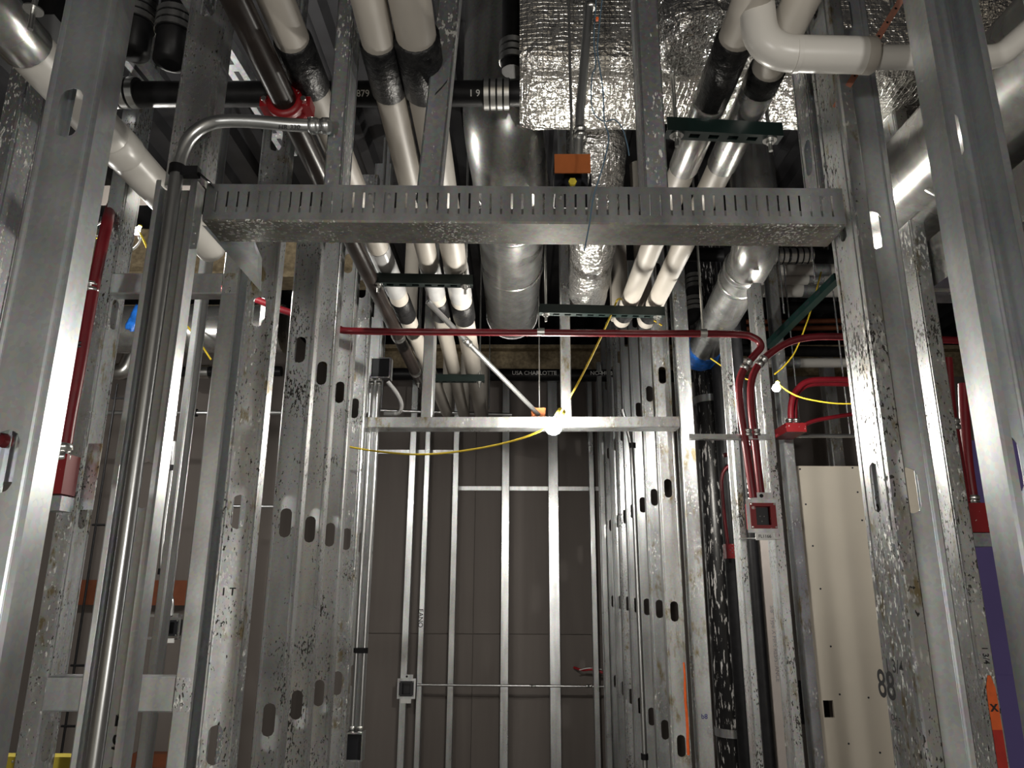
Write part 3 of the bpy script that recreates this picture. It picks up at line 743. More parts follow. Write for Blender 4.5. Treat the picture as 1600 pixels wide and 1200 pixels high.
# big foil wrapped duct across
zb_ = 3.10
yn, yf = PZ(900, 108, zb_).y, PZ(900, 216, zb_).y
xl = PY(812, 214, yf).x
big = wrapped('foil_wrapped_duct', 'large foil wrapped duct crossing at the top centre', [(xl + i*0.045, (yn+yf)/2, zb_+0.30) for i in range(31)], (yf-yn)/2+0.005, 0.30, 'foil', 0.012, nring=48, exp=7)
# foil branch running back
a, b = PZ(938, 255, 3.02), PZ(918, 466, 3.02)
brp = smooth_path([a + Vector((0.0, 0.09, 0.34)), a + Vector((0, 0.10, 0.20)), a + Vector((0, 0.15, 0.06)), a + Vector((0, 0.28, 0)), a.lerp(b, 0.4), a.lerp(b, 0.7), b], 6)
wrapped('foil_wrapped_branch', 'foil wrapped round branch duct running back under the large foil duct', brp, 0.112, 0.112, 'foil_soft', 0.03, nring=28, exp=2.2, taper=0.85)
# crumpled foil masses at the top right
a, b = PY(1105, -30, 1.72), PY(1085, 70, 1.66)
wrapped('foil_flex_duct', 'crumpled foil flex duct hanging at the top right beside the white pipes', [a.lerp(b, i/14) + Vector((0.02*math.sin(i), 0, 0)) for i in range(15)], 0.11, 0.10, 'foil_soft', 0.07, YP, 28, exp=2.2)
a, b = PY(1500, 20, 1.95), PY(1660, 30, 1.95)
wrapped('foil_flex_duct', 'crumpled foil duct in the upper right corner', [a.lerp(b, i/14) for i in range(15)], 0.10, 0.13, 'foil_soft', 0.07, ZP, 28, exp=2.2)
# round duct in the middle
def round_duct(name, label, pts, r, mat, bands=(), cat='duct', seam=0.004):
    P = fillet(pts, r*1.6, 8) if len(pts) > 2 else [Vector(p) for p in pts]
    o = MB().tube(P, r, 36).build(name, mat); tag(o, label, cat)
    for c, ax_, w in bands: MB().tube([Vector(c)-Vector(ax_)*w/2, Vector(c)-Vector(ax_)*w*0.3, Vector(c)+Vector(ax_)*w*0.3, Vector(c)+Vector(ax_)*w/2], [r, r+seam, r+seam, r], 36).build('joint_band', mat, o)
    return o
zc = 3.10
a, b = PZ(798, 262, zc), PZ(800, 492, zc)
rd = round_duct('round_duct', 'fat round sheet metal duct in the centre, wrapped in clear film', [(a.x-0.03, a.y-0.10, 4.19), (a.x-0.03, a.y-0.10, zc+0.10), a + Vector((0, 0.10, 0)), b], 0.145, 'duct_dark',
                [(a + Vector((0, 0.12, 0)), YP, 0.03), (a + Vector((0, 0.36, 0)), YP, 0.03), (a + Vector((0, 0.85, 0)), YP, 0.03)])
MB().tube([b, b + YP*0.02, b + YP*0.035], [0.148, 0.142, 0.09], 36).build('film_cap', 'plastic', rd)
# round duct of the right bay
zc = 3.0
a, b = PZ(1176, 398, zc), PZ(1098, 548, zc)
rd2 = round_duct('round_duct', 'silver round duct slanting down in the right bay, end bagged in blue film', [(a.x+0.0, a.y-0.08, 4.19), (a.x, a.y-0.08, zc), b], 0.098, 'duct', [(a.lerp(b, 0.10), (b-a).normalized(), 0.05), (a.lerp(b, 0.2), (b-a).normalized(), 0.03)])
d = (b - a).normalized()
o = wrapped('plastic_bag', 'blue plastic film tied over the end of the right round duct', [b + d*(0.02*i - 0.12) + Vector((0, 0, -0.0)) for i in range(12)], 0.103, 0.103, 'blue', 0.05, ZP, 24, 'plastic film', 2.2)
# big ducts at the right edge
zc = 2.86
pa, pb = PZ(1392, 328, zc), PZ(1640, 62, zc)
xd = pa.x
rd3 = round_duct('round_duct', 'big silver round duct running back at the right, behind the foreground studs', [(xd+0.05, 0.9, zc), (xd, 2.42, zc), (xd+0.9, 2.46, zc)], 0.165, 'duct', [((xd+0.05-0.05*(y_-0.9)/1.85, y_, zc), YP, 0.03) for y_ in (1.35, 1.95)])
a = PY(1572, 335, 1.75)
o = MB().box((a.x, 1.25, a.z-0.05), (a.x+0.4, 2.25, a.z+0.10)).build('rectangular_duct', 'duct'); tag(o, 'ribbed rectangular duct at the right edge below the big round one', 'duct')
for i in range(7): MB().box((a.x-0.004, 1.3+i*0.14, a.z-0.056), (a.x+0.404, 1.32+i*0.14, a.z+0.104)).build('rib', 'duct', o)
# far left horizontal duct
a, b = PY(60, 514, 4.3), PY(445, 514, 4.3)
o = round_duct('round_duct', 'silver horizontal duct in the left bay behind the framed opening', [a, b], 0.150, 'duct', [(PY(p_, 514, 4.3), XP, 0.03) for p_ in (150, 305)])
o = wrapped('plastic_bag', 'blue plastic scrap tied to the left silver duct', [PY(203, 515, 4.12).lerp(PY(220, 480, 4.12), i/8) for i in range(9)], 0.035, 0.02, 'blue', 0.12, YP, 16, 'plastic film', 2.0)
# white trunk lines, right bay
for i, (py_, r_) in enumerate(((421, 0.040), (436, 0.040), (452, 0.055))):
    a, b = PY(1190, py_, 4.5+0.1*i), PY(1330, py_, 4.5+0.1*i)
    o = MB().tube([a, b], r_, 18).build('insulated_pipe', 'pvc'); tag(o, ['upper of three stacked white pipes behind the right jamb', 'middle of three stacked white pipes behind the right jamb', 'lowest of three stacked white pipes behind the right jamb'][i], 'pipe')
    MB().ring(PY(1283-10*i, py_, 4.5+0.1*i), XP, r_, 0.10, 0.004).build('metal_band', 'galv_dark', o)
a, b = PY(1080, 567, 5.0), PY(1420, 567, 5.0)
o = MB().tube([a, b], 0.034, 18).build('insulated_pipe', 'pvc'); tag(o, 'long thin white pipe crossing behind the red conduits', 'pipe')
MB().ring(PY(1235, 567, 5.0), XP, 0.034, 0.12, 0.004).build('metal_band', 'galv_dark', o)
# vertical pale pipes behind
for px_, Y_, r_, lab in ((643, 4.6, 0.047, 'pale vertical pipe between the white pipes of the left group'), (962, 3.75, 0.036, 'pale vertical pipe behind the lower green channel')):
    c0 = PY(px_, 430, Y_); o = MB().tube([(c0.x, Y_, PY(px_, 500, Y_).z), (c0.x, Y_, 4.19)], r_, 18).build('insulated_pipe', 'jacket'); tag(o, lab, 'pipe')
# copper coloured cable run in the right bay
for k_, py_ in enumerate((503, 514)):
    a, b = PY(1150, py_, 6.1), PY(1335, py_-2, 6.1)
    o = MB().tube([a, b], 0.022, 12).build('copper_pipe', 'copper'); tag(o, ['upper copper pipe at the back of the right bay', 'lower copper pipe at the back of the right bay'][k_], 'pipe')
# pipes and channels of the upper left dark
a, b = PY(-20, 30, 2.3), PY(130, 250, 2.9)
for k_, (p0, p1, r_, mt, lab) in enumerate((((150, 20), (240, 130), 0.03, 'galv_dark', 'slotted dull channel slanting in the upper left dark'),
                                     ((330, 40), (430, 200), 0.03, 'galv_dark', 'dull steel bar slanting behind the chipped jamb stud'))):
    a, b = PZ(*p0, 3.25), PZ(*p1, 3.25); d = (b - a).normalized(); s_ = d.cross(ZP).normalized()
    o = MB().obox((a+b)/2, d*(b-a).length*0.8, s_*r_, ZP*0.02).build('slotted_channel', mt); tag(o, lab, 'channel')
    for i in range(8):
        c0 = (a+b)/2 + d*(b-a).length*(i-3.5)*0.18; MB().obox(c0 - ZP*0.0202, d*0.03, s_*0.008, ZP*0.0005).build('slot', 'black_box', o)
# threaded rod with washer at the upper left corner
a = PY(52, 16, 1.25)
o = MB().tube([PY(47, 46, 1.25), (a.x, a.y, a.z+0.02), (a.x, a.y, 4.19)], 0.0055, 10).build('threaded_rod', 'zinc'); tag(o, 'short threaded rod end with a round washer in the upper left corner', 'rod')
MB().tube([a - ZP*0.001, a + ZP*0.002], 0.019, 20).build('washer', 'zinc', o)

# black box of the top left corner, pale board strip behind the upper left studs
a, b = PY(-60, -40, 1.6), PY(86, 24, 1.6)
o = MB().box((a.x, 1.6, b.z), (b.x, 1.9, a.z)).build('black_duct_box', 'rubber'); tag(o, 'black sheet box in the top left corner', 'box')
MB().box((a.x, 1.597, b.z), (b.x, 1.6, b.z+0.006)).build('rim', 'rubber', o)
a, b = PY(120, 290, 3.6), PY(300, 318, 3.6)
o = MB().box((a.x, 3.6, b.z), (b.x, 3.62, a.z)).build('board_strip', 'paper'); tag(o, 'pale pinkish board strip behind the upper left studs', 'board')
# ================================================================== conduits
def px_path(pts, Y):
    return [PY(x_, y_, Y) if len(t) == 0 else PY(x_, y_, t[0]) for x_, y_, *t in pts]
def conduit(name, label, pts, Y, r, mat, cat='conduit', sm=6, n=14):
    P = smooth_path(px_path(pts, Y), sm)
    o = MB().tube(P, r, n).build(name, mat); tag(o, label, cat); o['_r'] = r
    return o, P
def fit(parent, c, axis, r, w, mat='zinc', t=0.004, name='coupling', n=14):
    c = Vector(c); a_ = Vector(axis).normalized()
    return MB().tube([c-a_*w/2, c-a_*w*0.42, c-a_*w*0.12, c-a_*w*0.1, c+a_*w*0.1, c+a_*w*0.12, c+a_*w*0.42, c+a_*w/2], [r, r+t, r+t, r+t*0.4, r+t*0.4, r+t, r+t, r], n).build(name, mat, parent)
YR = 2.93; RC = 0.0150
k, P = conduit('red_conduit', 'long red conduit crossing the whole bay below the pipes', [(330, 446), (405, 470), (440, 484), (490, 500), (527, 513), (565, 517.5), (800, 519.5), (1000, 521), (1145, 522), (1178, 528), (1189, 541), (1178, 556), (1163, 575), (1155, 600), (1157, 640), (1166, 700), (1177, 778)], YR, RC, 'red')
fit(k, PY(498, 503, YR), PY(510, 508, YR)-PY(490, 500, YR), RC, 0.05)
fit(k, PY(1166.5, 570, YR), PY(1163, 575, YR)-PY(1172, 562, YR), RC, 0.05)
for pp in ((1168, 676),): fit(k, PY(*pp, YR), ZP, RC, 0.03, name='strap')
c0 = PY(1099, 521, YR)
st = MB().ring(c0, XP, RC, 0.028, 0.004).build('hanger_strap', 'zinc', k)
o = MB().tube([c0 + ZP*RC, Vector((c0.x, YR, 4.19))], 0.0055, 8).build('threaded_rod', 'zinc'); tag(o, 'thin steel rod dropping to the red conduit by the right pipes', 'rod')
c1_ = PY(845, 519, YR); MB().ring(c1_, XP, RC, 0.03, 0.002).build('coupling', 'zinc', k)
k2, P = conduit('red_conduit', 'red conduit sweeping from behind the right jamb down to the red outlet box', [(1530, 533), (1480, 531), (1320, 526), (1265, 527), (1232, 535), (1205, 551), (1184, 572), (1174, 598), (1174, 640), (1181, 700), (1190, 778)], YR+0.03, RC, 'red')
fit(k2, PY(1190, 565, YR+0.03), PY(1184, 572, YR)-PY(1197, 558, YR), RC, 0.05)
fit(k2, PY(1181, 676, YR+0.03), ZP, RC, 0.03, name='strap'); fit(k2, PY(1426, 529, YR+0.03), XP, RC, 0.04)
# red outlet box on its bracket
def frame(mb, c, w, h, iw, ih, t):
    """flat rectangular ring facing the camera"""
    c = Vector(c); y0, y1 = c.y - t/2, c.y + t/2
    mb.box((c.x-w/2, y0, c.z+ih/2), (c.x+w/2, y1, c.z+h/2)); mb.box((c.x-w/2, y0, c.z-h/2), (c.x+w/2, y1, c.z-ih/2))
    mb.box((c.x-w/2, y0, c.z-ih/2), (c.x-iw/2, y1, c.z+ih/2)); mb.box((c.x+iw/2, y0, c.z-ih/2), (c.x+w/2, y1, c.z+ih/2)); return mb
def outlet(label, c, w, h, red, text=None, name='outlet_box'):
    c = Vector(c); e_ = empty(name, (c.x, c.y, c.z-h/2)); tag(e_, label, 'electrical box')
    frame(MB(), c, w, h, w*0.80, h*0.76, 0.004).build('mounting_plate', 'galv', e_)
    frame(MB(), c + Vector((0, -0.004, 0)), w*0.80, h*0.76, w*0.46, h*0.56, 0.012).build('device_ring', red, e_)
    bx_ = MB(); d_ = 0.05
    bx_.box((c.x-w*0.40, c.y+d_, c.z-h*0.38), (c.x+w*0.40, c.y+d_+0.003, c.z+h*0.38))
    for sx in (-1, 1): bx_.box((c.x+sx*w*0.40-0.001, c.y+0.003, c.z-h*0.38), (c.x+sx*w*0.40+0.001, c.y+d_, c.z+h*0.38))
    for sz in (-1, 1): bx_.box((c.x-w*0.40, c.y+0.003, c.z+sz*h*0.38-0.001), (c.x+w*0.40, c.y+d_, c.z+sz*h*0.38+0.001))
    bx_.build('box_body', red, e_)
    tp = MB().box((c.x-w*0.34, c.y-0.002, c.z+h*0.5), (c.x+w*0.34, c.y+0.002, c.z+h*0.5+h*0.2)).build('top_tab', 'galv', e_)
    MB().tube([(c.x, c.y-0.004, c.z+h*0.6), (c.x, c.y-0.002, c.z+h*0.6)], h*0.06, 10).build('tab_hole', 'rubber', e_)
    lt = MB().box((c.x-w*0.28, c.y-0.002, c.z-h*0.72), (c.x+w*0.28, c.y+0.002, c.z-h*0.5)).build('label_tab', 'white', e_)
    for sx in (-1, 1):
        for sz in (-1, 1): screw(e_, (c.x+sx*w*0.36, c.y-0.010, c.z+sz*h*0.34), -YP, w*0.035)
    if text: text_mesh('tab_lettering', text, h*0.13, (c.x, c.y-0.002, c.z-h*0.61), XP, ZP, 'ink', e_, 0.0008)
    return e_
c0 = PY(1192, 806, YR)
ob = outlet('red framed outlet box below the two red conduits', c0, 0.125, 0.130, 'redbox', 'FL1166')
MB().box((c0.x-0.03, YR+0.02, c0.z-0.035), (c0.x+0.028, YR+0.048, c0.z+0.035)).build('socket_core', 'black_box', ob)
for dx, dz in ((-0.006, 0.0), (0.01, 0.0), (0.0, -0.02)): screw(ob, (c0.x+dx, YR+0.02, c0.z+dz), -YP, 0.003)
# hanger bars of the right bay
a, b = PY(1083, 677, YR-0.05), PY(1212, 677, YR-0.05)
o = MB().box((a.x, YR+0.02, a.z-0.012), (b.x, YR+0.024, a.z+0.012)).build('bracket_bar', 'galv'); tag(o, 'flat galvanised bracket bar holding the two red conduits', 'bracket')
MB().box((a.x, YR-0.005, a.z-0.014), (b.x, YR+0.024, a.z-0.012)).build('bar_lip', 'galv', o)
a, b = PY(1160, 840, YR), PY(1222, 840, YR)
o = MB().box((a.x, YR+0.004, a.z-0.004), (b.x, YR+0.05, a.z)).build('bracket_bar', 'galv'); tag(o, 'thin bracket bar under the red outlet box', 'bracket')

# far red conduits with junction box in the right bay
YQ = 4.0
k3, P = conduit('red_conduit', 'front red conduit bending down to the far red junction box', [(1345, 594), (1300, 593), (1262, 596), (1243, 612), (1236, 635), (1236, 665)], YQ, 0.017, 'red')
k4, P = conduit('red_conduit', 'rear red conduit bending down to the far red junction box', [(1345, 601), (1275, 600), (1252, 608), (1243, 625), (1242, 665)], YQ+0.06, 0.014, 'red')
k5, P = conduit('red_conduit', 'red conduit climbing right from the far junction box', [(1130, 712), (1180, 697), (1225, 675), (1250, 668), (1275, 657), (1345, 645)], YQ+0.12, 0.012, 'red')
c0 = PY(1241, 668, YQ)
e_ = empty('junction_box', c0 - ZP*0.03); tag(e_, 'red junction box on the far stud of the right bay', 'electrical box')
MB().box((c0.x-0.055, YQ-0.03, c0.z-0.03), (c0.x+0.055, YQ+0.20, c0.z+0.02)).build('box_body', 'redbox', e_)
for dx in (-0.02, 0.015): fit(e_, c0 + Vector((dx, 0, 0.03)), ZP, 0.017, 0.04, name='connector')
k6, P = conduit('red_conduit', 'thin dark red conduit dropping behind the film wrapped pipe', [(1165, 722), (1140, 727), (1128, 745), (1130, 790), (1137, 850)], 4.3, 0.010, 'red')
c0 = PY(1142, 860, 4.3)
e_ = empty('junction_box', c0 - ZP*0.04); tag(e_, 'small red box with screws behind the film wrapped pipe', 'electrical box')
MB().box((c0.x-0.035, 4.27, c0.z-0.045), (c0.x+0.035, 4.33, c0.z+0.035)).build('box_body', 'redbox', e_)
for dx, dz in ((-0.012, 0), (0.012, 0), (0, 0.012), (0, -0.014)): screw(e_, c0 + Vector((dx, -0.03, dz)), -YP, 0.004)

# right red conduit and box between the right foreground studs
YS = 2.215
k7, P = conduit('red_conduit', 'red conduit dropping between the right foreground studs', [(1480, 560), (1482, 590), (1486, 640), (1495, 700), (1508, 785)], YS, 0.015, 'red')
k8, P = conduit('red_conduit', 'red conduit half hidden by the far right stud', [(1505, 600), (1507, 650), (1512, 720), (1521, 785)], YS+0.05, 0.015, 'red')
fit(k7, PY(1490, 663, YS), ZP, 0.015, 0.035, name='strap')
c0 = PY(1517, 808, YS)
e_ = empty('junction_box', c0 - ZP*0.05); tag(e_, 'red paint chipped box at the right foreground, under two red conduits', 'electrical box')
MB().box((c0.x-0.045, YS-0.02, c0.z-0.045), (c0.x+0.05, YS+0.05, c0.z+0.04)).build('box_body', 'redbox', e_)
MB().box((c0.x-0.045, YS-0.015, c0.z-0.085), (c0.x+0.05, YS+0.05, c0.z-0.047)).build('bracket', 'galv_dark', e_)
for px_ in (1508, 1521): fit(e_, PY(px_, 783, YS+0.01), ZP, 0.015, 0.035, name='connector')

# left red conduit and box
YL = 2.02
k9, P = conduit('red_conduit', 'dark red conduit running down left of the framed opening', [(180, 310, 2.30), (172, 330, 2.12), (166, 355, YL), (146, 450, YL), (125, 570, YL), (110, 650, YL), (102, 700, YL)], YL, 0.0165, 'red')
fit(k9, PY(127, 541, YL), PY(125, 560, YL)-PY(128, 530, YL), 0.0165, 0.02, 'black_box', 0.002, 'tape_band'); fit(k9, PY(144, 449, YL), ZP, 0.0165, 0.03, name='strap')
c0 = PY(87, 741, YL)
e_ = empty('junction_box', c0 - ZP*0.07); tag(e_, 'red scratched box at the foot of the left red conduit', 'electrical box')
MB().box((c0.x-0.055, YL-0.015, c0.z-0.055), (c0.x+0.033, YL+0.05, c0.z+0.055)).build('box_body', 'redbox', e_)
MB().box((c0.x-0.055, YL-0.01, c0.z-0.10), (c0.x+0.033, YL+0.05, c0.z-0.06)).build('bracket', 'galv_dark', e_)
fit(e_, PY(99, 706, YL), ZP, 0.0165, 0.05, t=0.006, name='connector')
mp_ = MB().box((c0.x+0.035, YL+0.072, c0.z-0.09), (c0.x+0.075, YL+0.076, c0.z+0.10)).build('side_plate', 'galv_scuff', e_)
# device seen in the slot of the wide left stud
c0 = PY(4, 694, 1.16)
e_ = empty('fire_alarm_device', c0 - ZP*0.05); tag(e_, 'metal device with red knob seen through the slot at the left edge', 'electrical box')
MB().box((c0.x-0.05, 1.165, c0.z-0.06), (c0.x+0.03, 1.20, c0.z+0.06)).build('box_body', 'galv', e_)
MB().tube([(c0.x, 1.145, c0.z+0.005), (c0.x, 1.165, c0.z+0.005)], [0.012, 0.014], 12).build('knob', 'redbox', e_)
screw(e_, (c0.x+0.018, 1.165, c0.z+0.02), -YP, 0.003)

# bent bare conduit of the left jamb
RE = 0.0150
k, P = conduit('bent_conduit', 'bare steel conduit arching over the left jamb and running down its face', [(505, 197), (455, 195), (400, 190), (355, 189), (325, 194), (300, 211), (284, 238), (277, 268), (266, 345), (230, 600), (188, 900), (140, 1240)], 1.472, RE, 'emt', sm=8)
fit(k, PY(500, 197, 1.472), XP, RE, 0.05, 'emt', 0.004, 'connector')
text_mesh('marker_writing', 'HR 330', 0.016, PY(452, 199, 1.472-RE*0.93), XP, ZP, 'ink', k, 0.0005)
c0 = PY(277, 266, 1.472)
cl = MB().ring(c0, ZP, RE, 0.022, 0.003).build('conduit_clip', 'rubber', k)
MB().box((c0.x+0.012, 1.462, c0.z-0.016), (c0.x+0.05, 1.482, c0.z+0.006)).build('clip_body', 'rubber', k)
MB().obox(c0 + Vector((0.064, 0.01, -0.018)), (0.016, 0, -0.014), (0, 0.010, 0), (0.001, 0, 0.0012)).build('clip_arm', 'rubber', k)

# loose conduit stub by the bulb, with its box
a, b = PY(668, 471, 3.0), PY(842, 648, 3.55)
m_ = a.lerp(b, 0.33)
o = MB().tube([a, a + (b-a).normalized()*0.004, a.lerp(b, 0.33), b], [0.0125, 0.0125, 0.0125, 0.0105], 16, caps=False).build('conduit_stub', 'emt'); solidify(o, 0.0015, -1)
tag(o, 'loose open ended steel conduit slanting down to the bright bulb', 'conduit')
fit(o, m_, b-a, 0.0125, 0.04, name='coupling')
c0 = PY(841, 646, 3.60)
e_ = empty('junction_box', c0 - ZP*0.03); tag(e_, 'small dull orange box behind the bright bulb', 'electrical box')
MB().box((c0.x-0.035, 3.56, c0.z-0.03), (c0.x+0.035, 3.62, c0.z+0.02)).build('box_body', 'orange_box', e_)
o = MB().tube([PY(843, 640, 3.58), Vector((PY(843, 640, 3.58).x, 3.58, 4.19))], 0.003, 6).build('hanger_wire', 'zinc'); tag(o, 'thin hanger wire above the small orange box', 'wire')

# twin conduits at the left end of the small header, with boxes
YT = 3.62
for px_, px2, lab in ((581, 549, 'left one of the twin shiny conduits left of the back wall'), (592, 560, 'right one of the twin shiny conduits left of the back wall')):
    a = PY(px_, 596, YT); o = MB().tube([a, (a.x, YT, PY(px2, 1142, YT).z)], 0.011, 12).build('steel_conduit', 'emt'); tag(o, lab, 'conduit')
    fit(o, a, ZP, 0.011, 0.04, name='connector'); fit(o, (a.x, YT, PY(px2, 1142, YT).z), ZP, 0.011, 0.04, name='connector')
c0 = PY(596, 577, YT)
def dark_box(label, c0, w, h, d):
    e_ = empty('conduit_box', c0 - ZP*h/2); tag(e_, label, 'electrical box')
    frame(MB(), c0 + Vector((0, -d/2, 0)), w, h, w*0.86, h*0.88, 0.004).build('front_rim', 'galv_dark', e_)
    MB().box((c0.x-w*0.46, c0.y-d/2+0.003, c0.z-h*0.46), (c0.x+w*0.46, c0.y+d/2, c0.z+h*0.46)).build('box_body', 'black_box', e_)
    MB().box((c0.x+w*0.46, c0.y-d/2, c0.z-h/2), (c0.x+w*0.5, c0.y+d/2, c0.z+h/2)).build('side_wall', 'galv', e_); return e_
dark_box('open black box on top of the twin conduits', c0, 0.105, 0.11, 0.06)
zb2 = PY(554, 1165, YT).z
dark_box('open black box at the foot of the twin conduits', Vector((PY(553, 1165, YT).x, YT, zb2)), 0.09, 0.12, 0.06)
c0 = PY(566, 1016, YT); o = MB().box((c0.x-0.03, YT-0.02, c0.z-0.012), (c0.x+0.03, YT-0.012, c0.z+0.012)).build('conduit_clip', 'rubber'); tag(o, 'black clip across the twin conduits', 'clip')
MB().ring((PY(581, 596, YT).x, YT, c0.z), ZP, 0.011, 0.02, 0.003).build('clip_ring', 'rubber', o); MB().ring((PY(592, 596, YT).x, YT, c0.z), ZP, 0.011, 0.02, 0.003).build('clip_ring', 'rubber', o)
k, P = conduit('flexible_conduit', 'grey flexible conduit curling from the black box to the back', [(606, 597), (620, 615), (627, 632), (622, 645), (600, 646)], 3.75, 0.012, 'plastic')
# vertical conduit inside the right row
a = PY(980, 660, 4.55)
k = MB().tube(smooth_path([PY(972, 640, 4.4), PY(985, 690, 4.42), (a.x, 4.4, PY(985, 760, 4.4).z), (a.x+0.005, 4.4, PY(1003, 1180, 4.4).z), (a.x+0.005, 4.4, 0.2)], 6), 0.014, 14).build('steel_conduit', 'emt'); tag(k, 'shiny vertical conduit clipped inside the right stud row', 'conduit')
for py_ in (696, 1182): MB().ring((a.x+0.004, 4.4, PY(990, py_, 4.4).z), ZP, 0.014, 0.03, 0.006).build('conduit_clip', 'rubber', k)

# back wall: horizontal conduit, metal box, tape strips, red wires
a, b = PY(652, 1070, 6.42), PY(968, 1073, 6.42)
o = MB().tube([a, b], 0.010, 10).build('steel_conduit', 'emt'); tag(o, 'thin horizontal conduit low across the back wall studs', 'conduit')
for px_ in (832, 920): fit(o, PY(px_, 1072, 6.42), XP, 0.010, 0.05, name='coupling')
outlet('small blue grey metal box on the back wall stud', PY(635, 1076, 6.46), 0.150, 0.155, 'black_box', name='outlet_box')
for (x0, x1, py_, lab) in ((590, 716, 706, 'upper white tape strip at the left of the back wall'), (717, 962, 763, 'long white tape strip across the back wall')):
    a, b = PY(x0, py_, 6.64), PY(x1, py_, 6.64); o = MB().box((a.x, 6.632, a.z-0.018), (b.x, 6.643, a.z+0.018)).build('joint_tape', 'galv'); tag(o, lab, 'tape')
o, P = conduit('red_wire', 'bundle of red wires poking out of the back wall', [(897, 1043, 6.63), (910, 1047, 6.55), (925, 1046, 6.5), (942, 1051, 6.48)], 6.5, 0.010, 'redwire', 'wire')
MB().tube(smooth_path(px_path([(905, 1047), (920, 1044), (940, 1046)], 6.5), 4), 0.004, 8).build('wire_strand', 'whitewire', o)
a, b = PY(560, 640, 5.9), PY(800, 648, 5.9)
o = MB().tube([a, b], 0.013, 10).build('steel_conduit', 'emt'); tag(o, 'horizontal conduit just above the small header at the left', 'conduit')

# left bay: horizontal conduit, wire ladder, orange blocking, small metal box
a, b = PY(0, 645, 4.4), PY(440, 645, 4.4)
o = MB().tube([a, b], 0.014, 10).build('steel_conduit', 'emt'); tag(o, 'bright horizontal conduit across the left bay', 'conduit')
for px_ in (304,): MB().ring(PY(px_, 645, 4.4), XP, 0.014, 0.03, 0.01).build('conduit_clip', 'rubber', o)
a, b = PY(330, 791, 4.7), PY(460, 792, 4.7)
o = MB().tube([a, b], 0.012, 10).build('steel_conduit', 'emt'); tag(o, 'horizontal conduit seen through the slot of the bright left stud', 'conduit')
YW = 3.9
x0, x1 = PY(150, 820, YW).x, PY(168, 820, YW).x
zt_, zb_ = PY(180, 600, YW).z, 0.3
lad = MB().tube([(x0, YW, zb_), (x0, YW, zt_)], 0.006, 8).build('wire_ladder', 'iron'); tag(lad, 'black wire cable ladder standing behind the framed opening', 'ladder')
MB().tube([(x1, YW, zb_), (x1, YW, zt_)], 0.006, 8).build('rail', 'iron', lad)
for py_ in (622, 820, 1040, 1135):
    z_ = PY(160, py_, YW).z; MB().tube([(x0-0.02, YW, z_), (x1+0.02, YW, z_)], 0.006, 8).build('rung', 'iron', lad)
for (x0_, x1_, y0_, y1_, lab) in ((118, 300, 906, 946, 'orange brown wooden blocking behind the left framing'), (205, 300, 1178, 1200, 'low orange brown blocking behind the left framing')):
    a, b = PY(x0_, y0_, 5.2), PY(x1_, y1_, 5.2); o = MB().box((a.x, 5.2, b.z), (b.x, 5.28, a.z)).build('wood_blocking', 'copper'); tag(o, lab, 'blocking')
c0 = PY(266, 981, 3.9); outlet('small dark metal box between thin bars in the left bay', c0, 0.10, 0.10, 'black_box')
for py_ in (962, 997):
    a, b = PY(232, py_, 3.93), PY(285, py_, 3.93); o = MB().box((a.x, 3.92, a.z-0.006), (b.x, 3.94, a.z+0.006)).build('bracket_bar', 'galv'); tag(o, 'bracket bar above the dark box of the left bay' if py_ == 962 else 'bracket bar below the dark box of the left bay', 'bracket')
k, P = conduit('steel_conduit', 'bare conduit bending down to the dark box of the left bay', [(273, 690), (268, 740), (257, 820), (252, 890), (258, 915), (268, 935), (268, 962)], 3.9, 0.011, 'emt')
for py_ in (731, 893): MB().ring(PY(269 if py_ < 800 else 252, py_, 3.9), ZP, 0.011, 0.03, 0.006).build('conduit_clip', 'rubber', k)
a, b = PY(-40, 1182, 2.35), PY(110, 1194, 2.35)
o = MB().box((a.x, 2.35, b.z-0.02), (b.x, 2.40, a.z)).build('ladder_rail', 'yellowpaint'); tag(o, 'yellow rail at the bottom left corner', 'rail')
for px_ in (20, 70): screw(o, PY(px_, 1190, 2.35), -YP, 0.004)

# cream and purple boards of the right bay
YC = 4.45
a, b = PY(1222, 728, YC), PY(1345, 731, YC)
bx0, bx1, bz = a.x, a.x + 0.90, a.z
h_ = PY(1295, 1108, YC)
hw_, hh_ = 0.028, 0.045
mb = MB(); t_ = 0.016
mb.box((bx0, YC, 0), (h_.x-hw_, YC+t_, bz)); mb.box((h_.x+hw_, YC, 0), (bx1, YC+t_, bz))
mb.box((h_.x-hw_, YC, 0), (h_.x+hw_, YC+t_, h_.z-hh_)); mb.box((h_.x-hw_, YC, h_.z+hh_), (h_.x+hw_, YC+t_, bz))
o = mb.build('gypsum_board', 'cream'); tag(o, 'tall cream gypsum board with a small square cut out', 'board')
for px_, py_ in ((1250, 733), (1332, 731), (1259, 788), (1340, 769), (1270, 853), (1347, 813), (1282, 920), (1298, 1010), (1312, 1085), (1326, 1162), (1375, 1176), (1357, 1090)):
    p = PY(px_, py_, YC); MB().tube([p - YP*0.0015, p], 0.006, 6).build('screw', 'black_box', o)
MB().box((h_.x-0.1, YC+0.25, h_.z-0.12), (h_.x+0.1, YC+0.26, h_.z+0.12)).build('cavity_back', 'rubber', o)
a = PY(1187, 840, 4.15); b = PY(1206, 840, 4.15)
o = MB().box((a.x, 4.15, 0), (b.x, 4.165, a.z)).build('gypsum_board', 'paper'); tag(o, 'narrow printed gypsum board strip left of the cream board', 'board')
text_mesh('printed_lettering', '5/8" Type X FIRE RESISTANCE', 0.03, ((a.x+b.x)/2, 4.15, a.z-0.55), -ZP, XP, 'galv_dark', o, 0.001)
a, b = PY(1476, 640, 2.75), PY(1640, 640, 2.75)
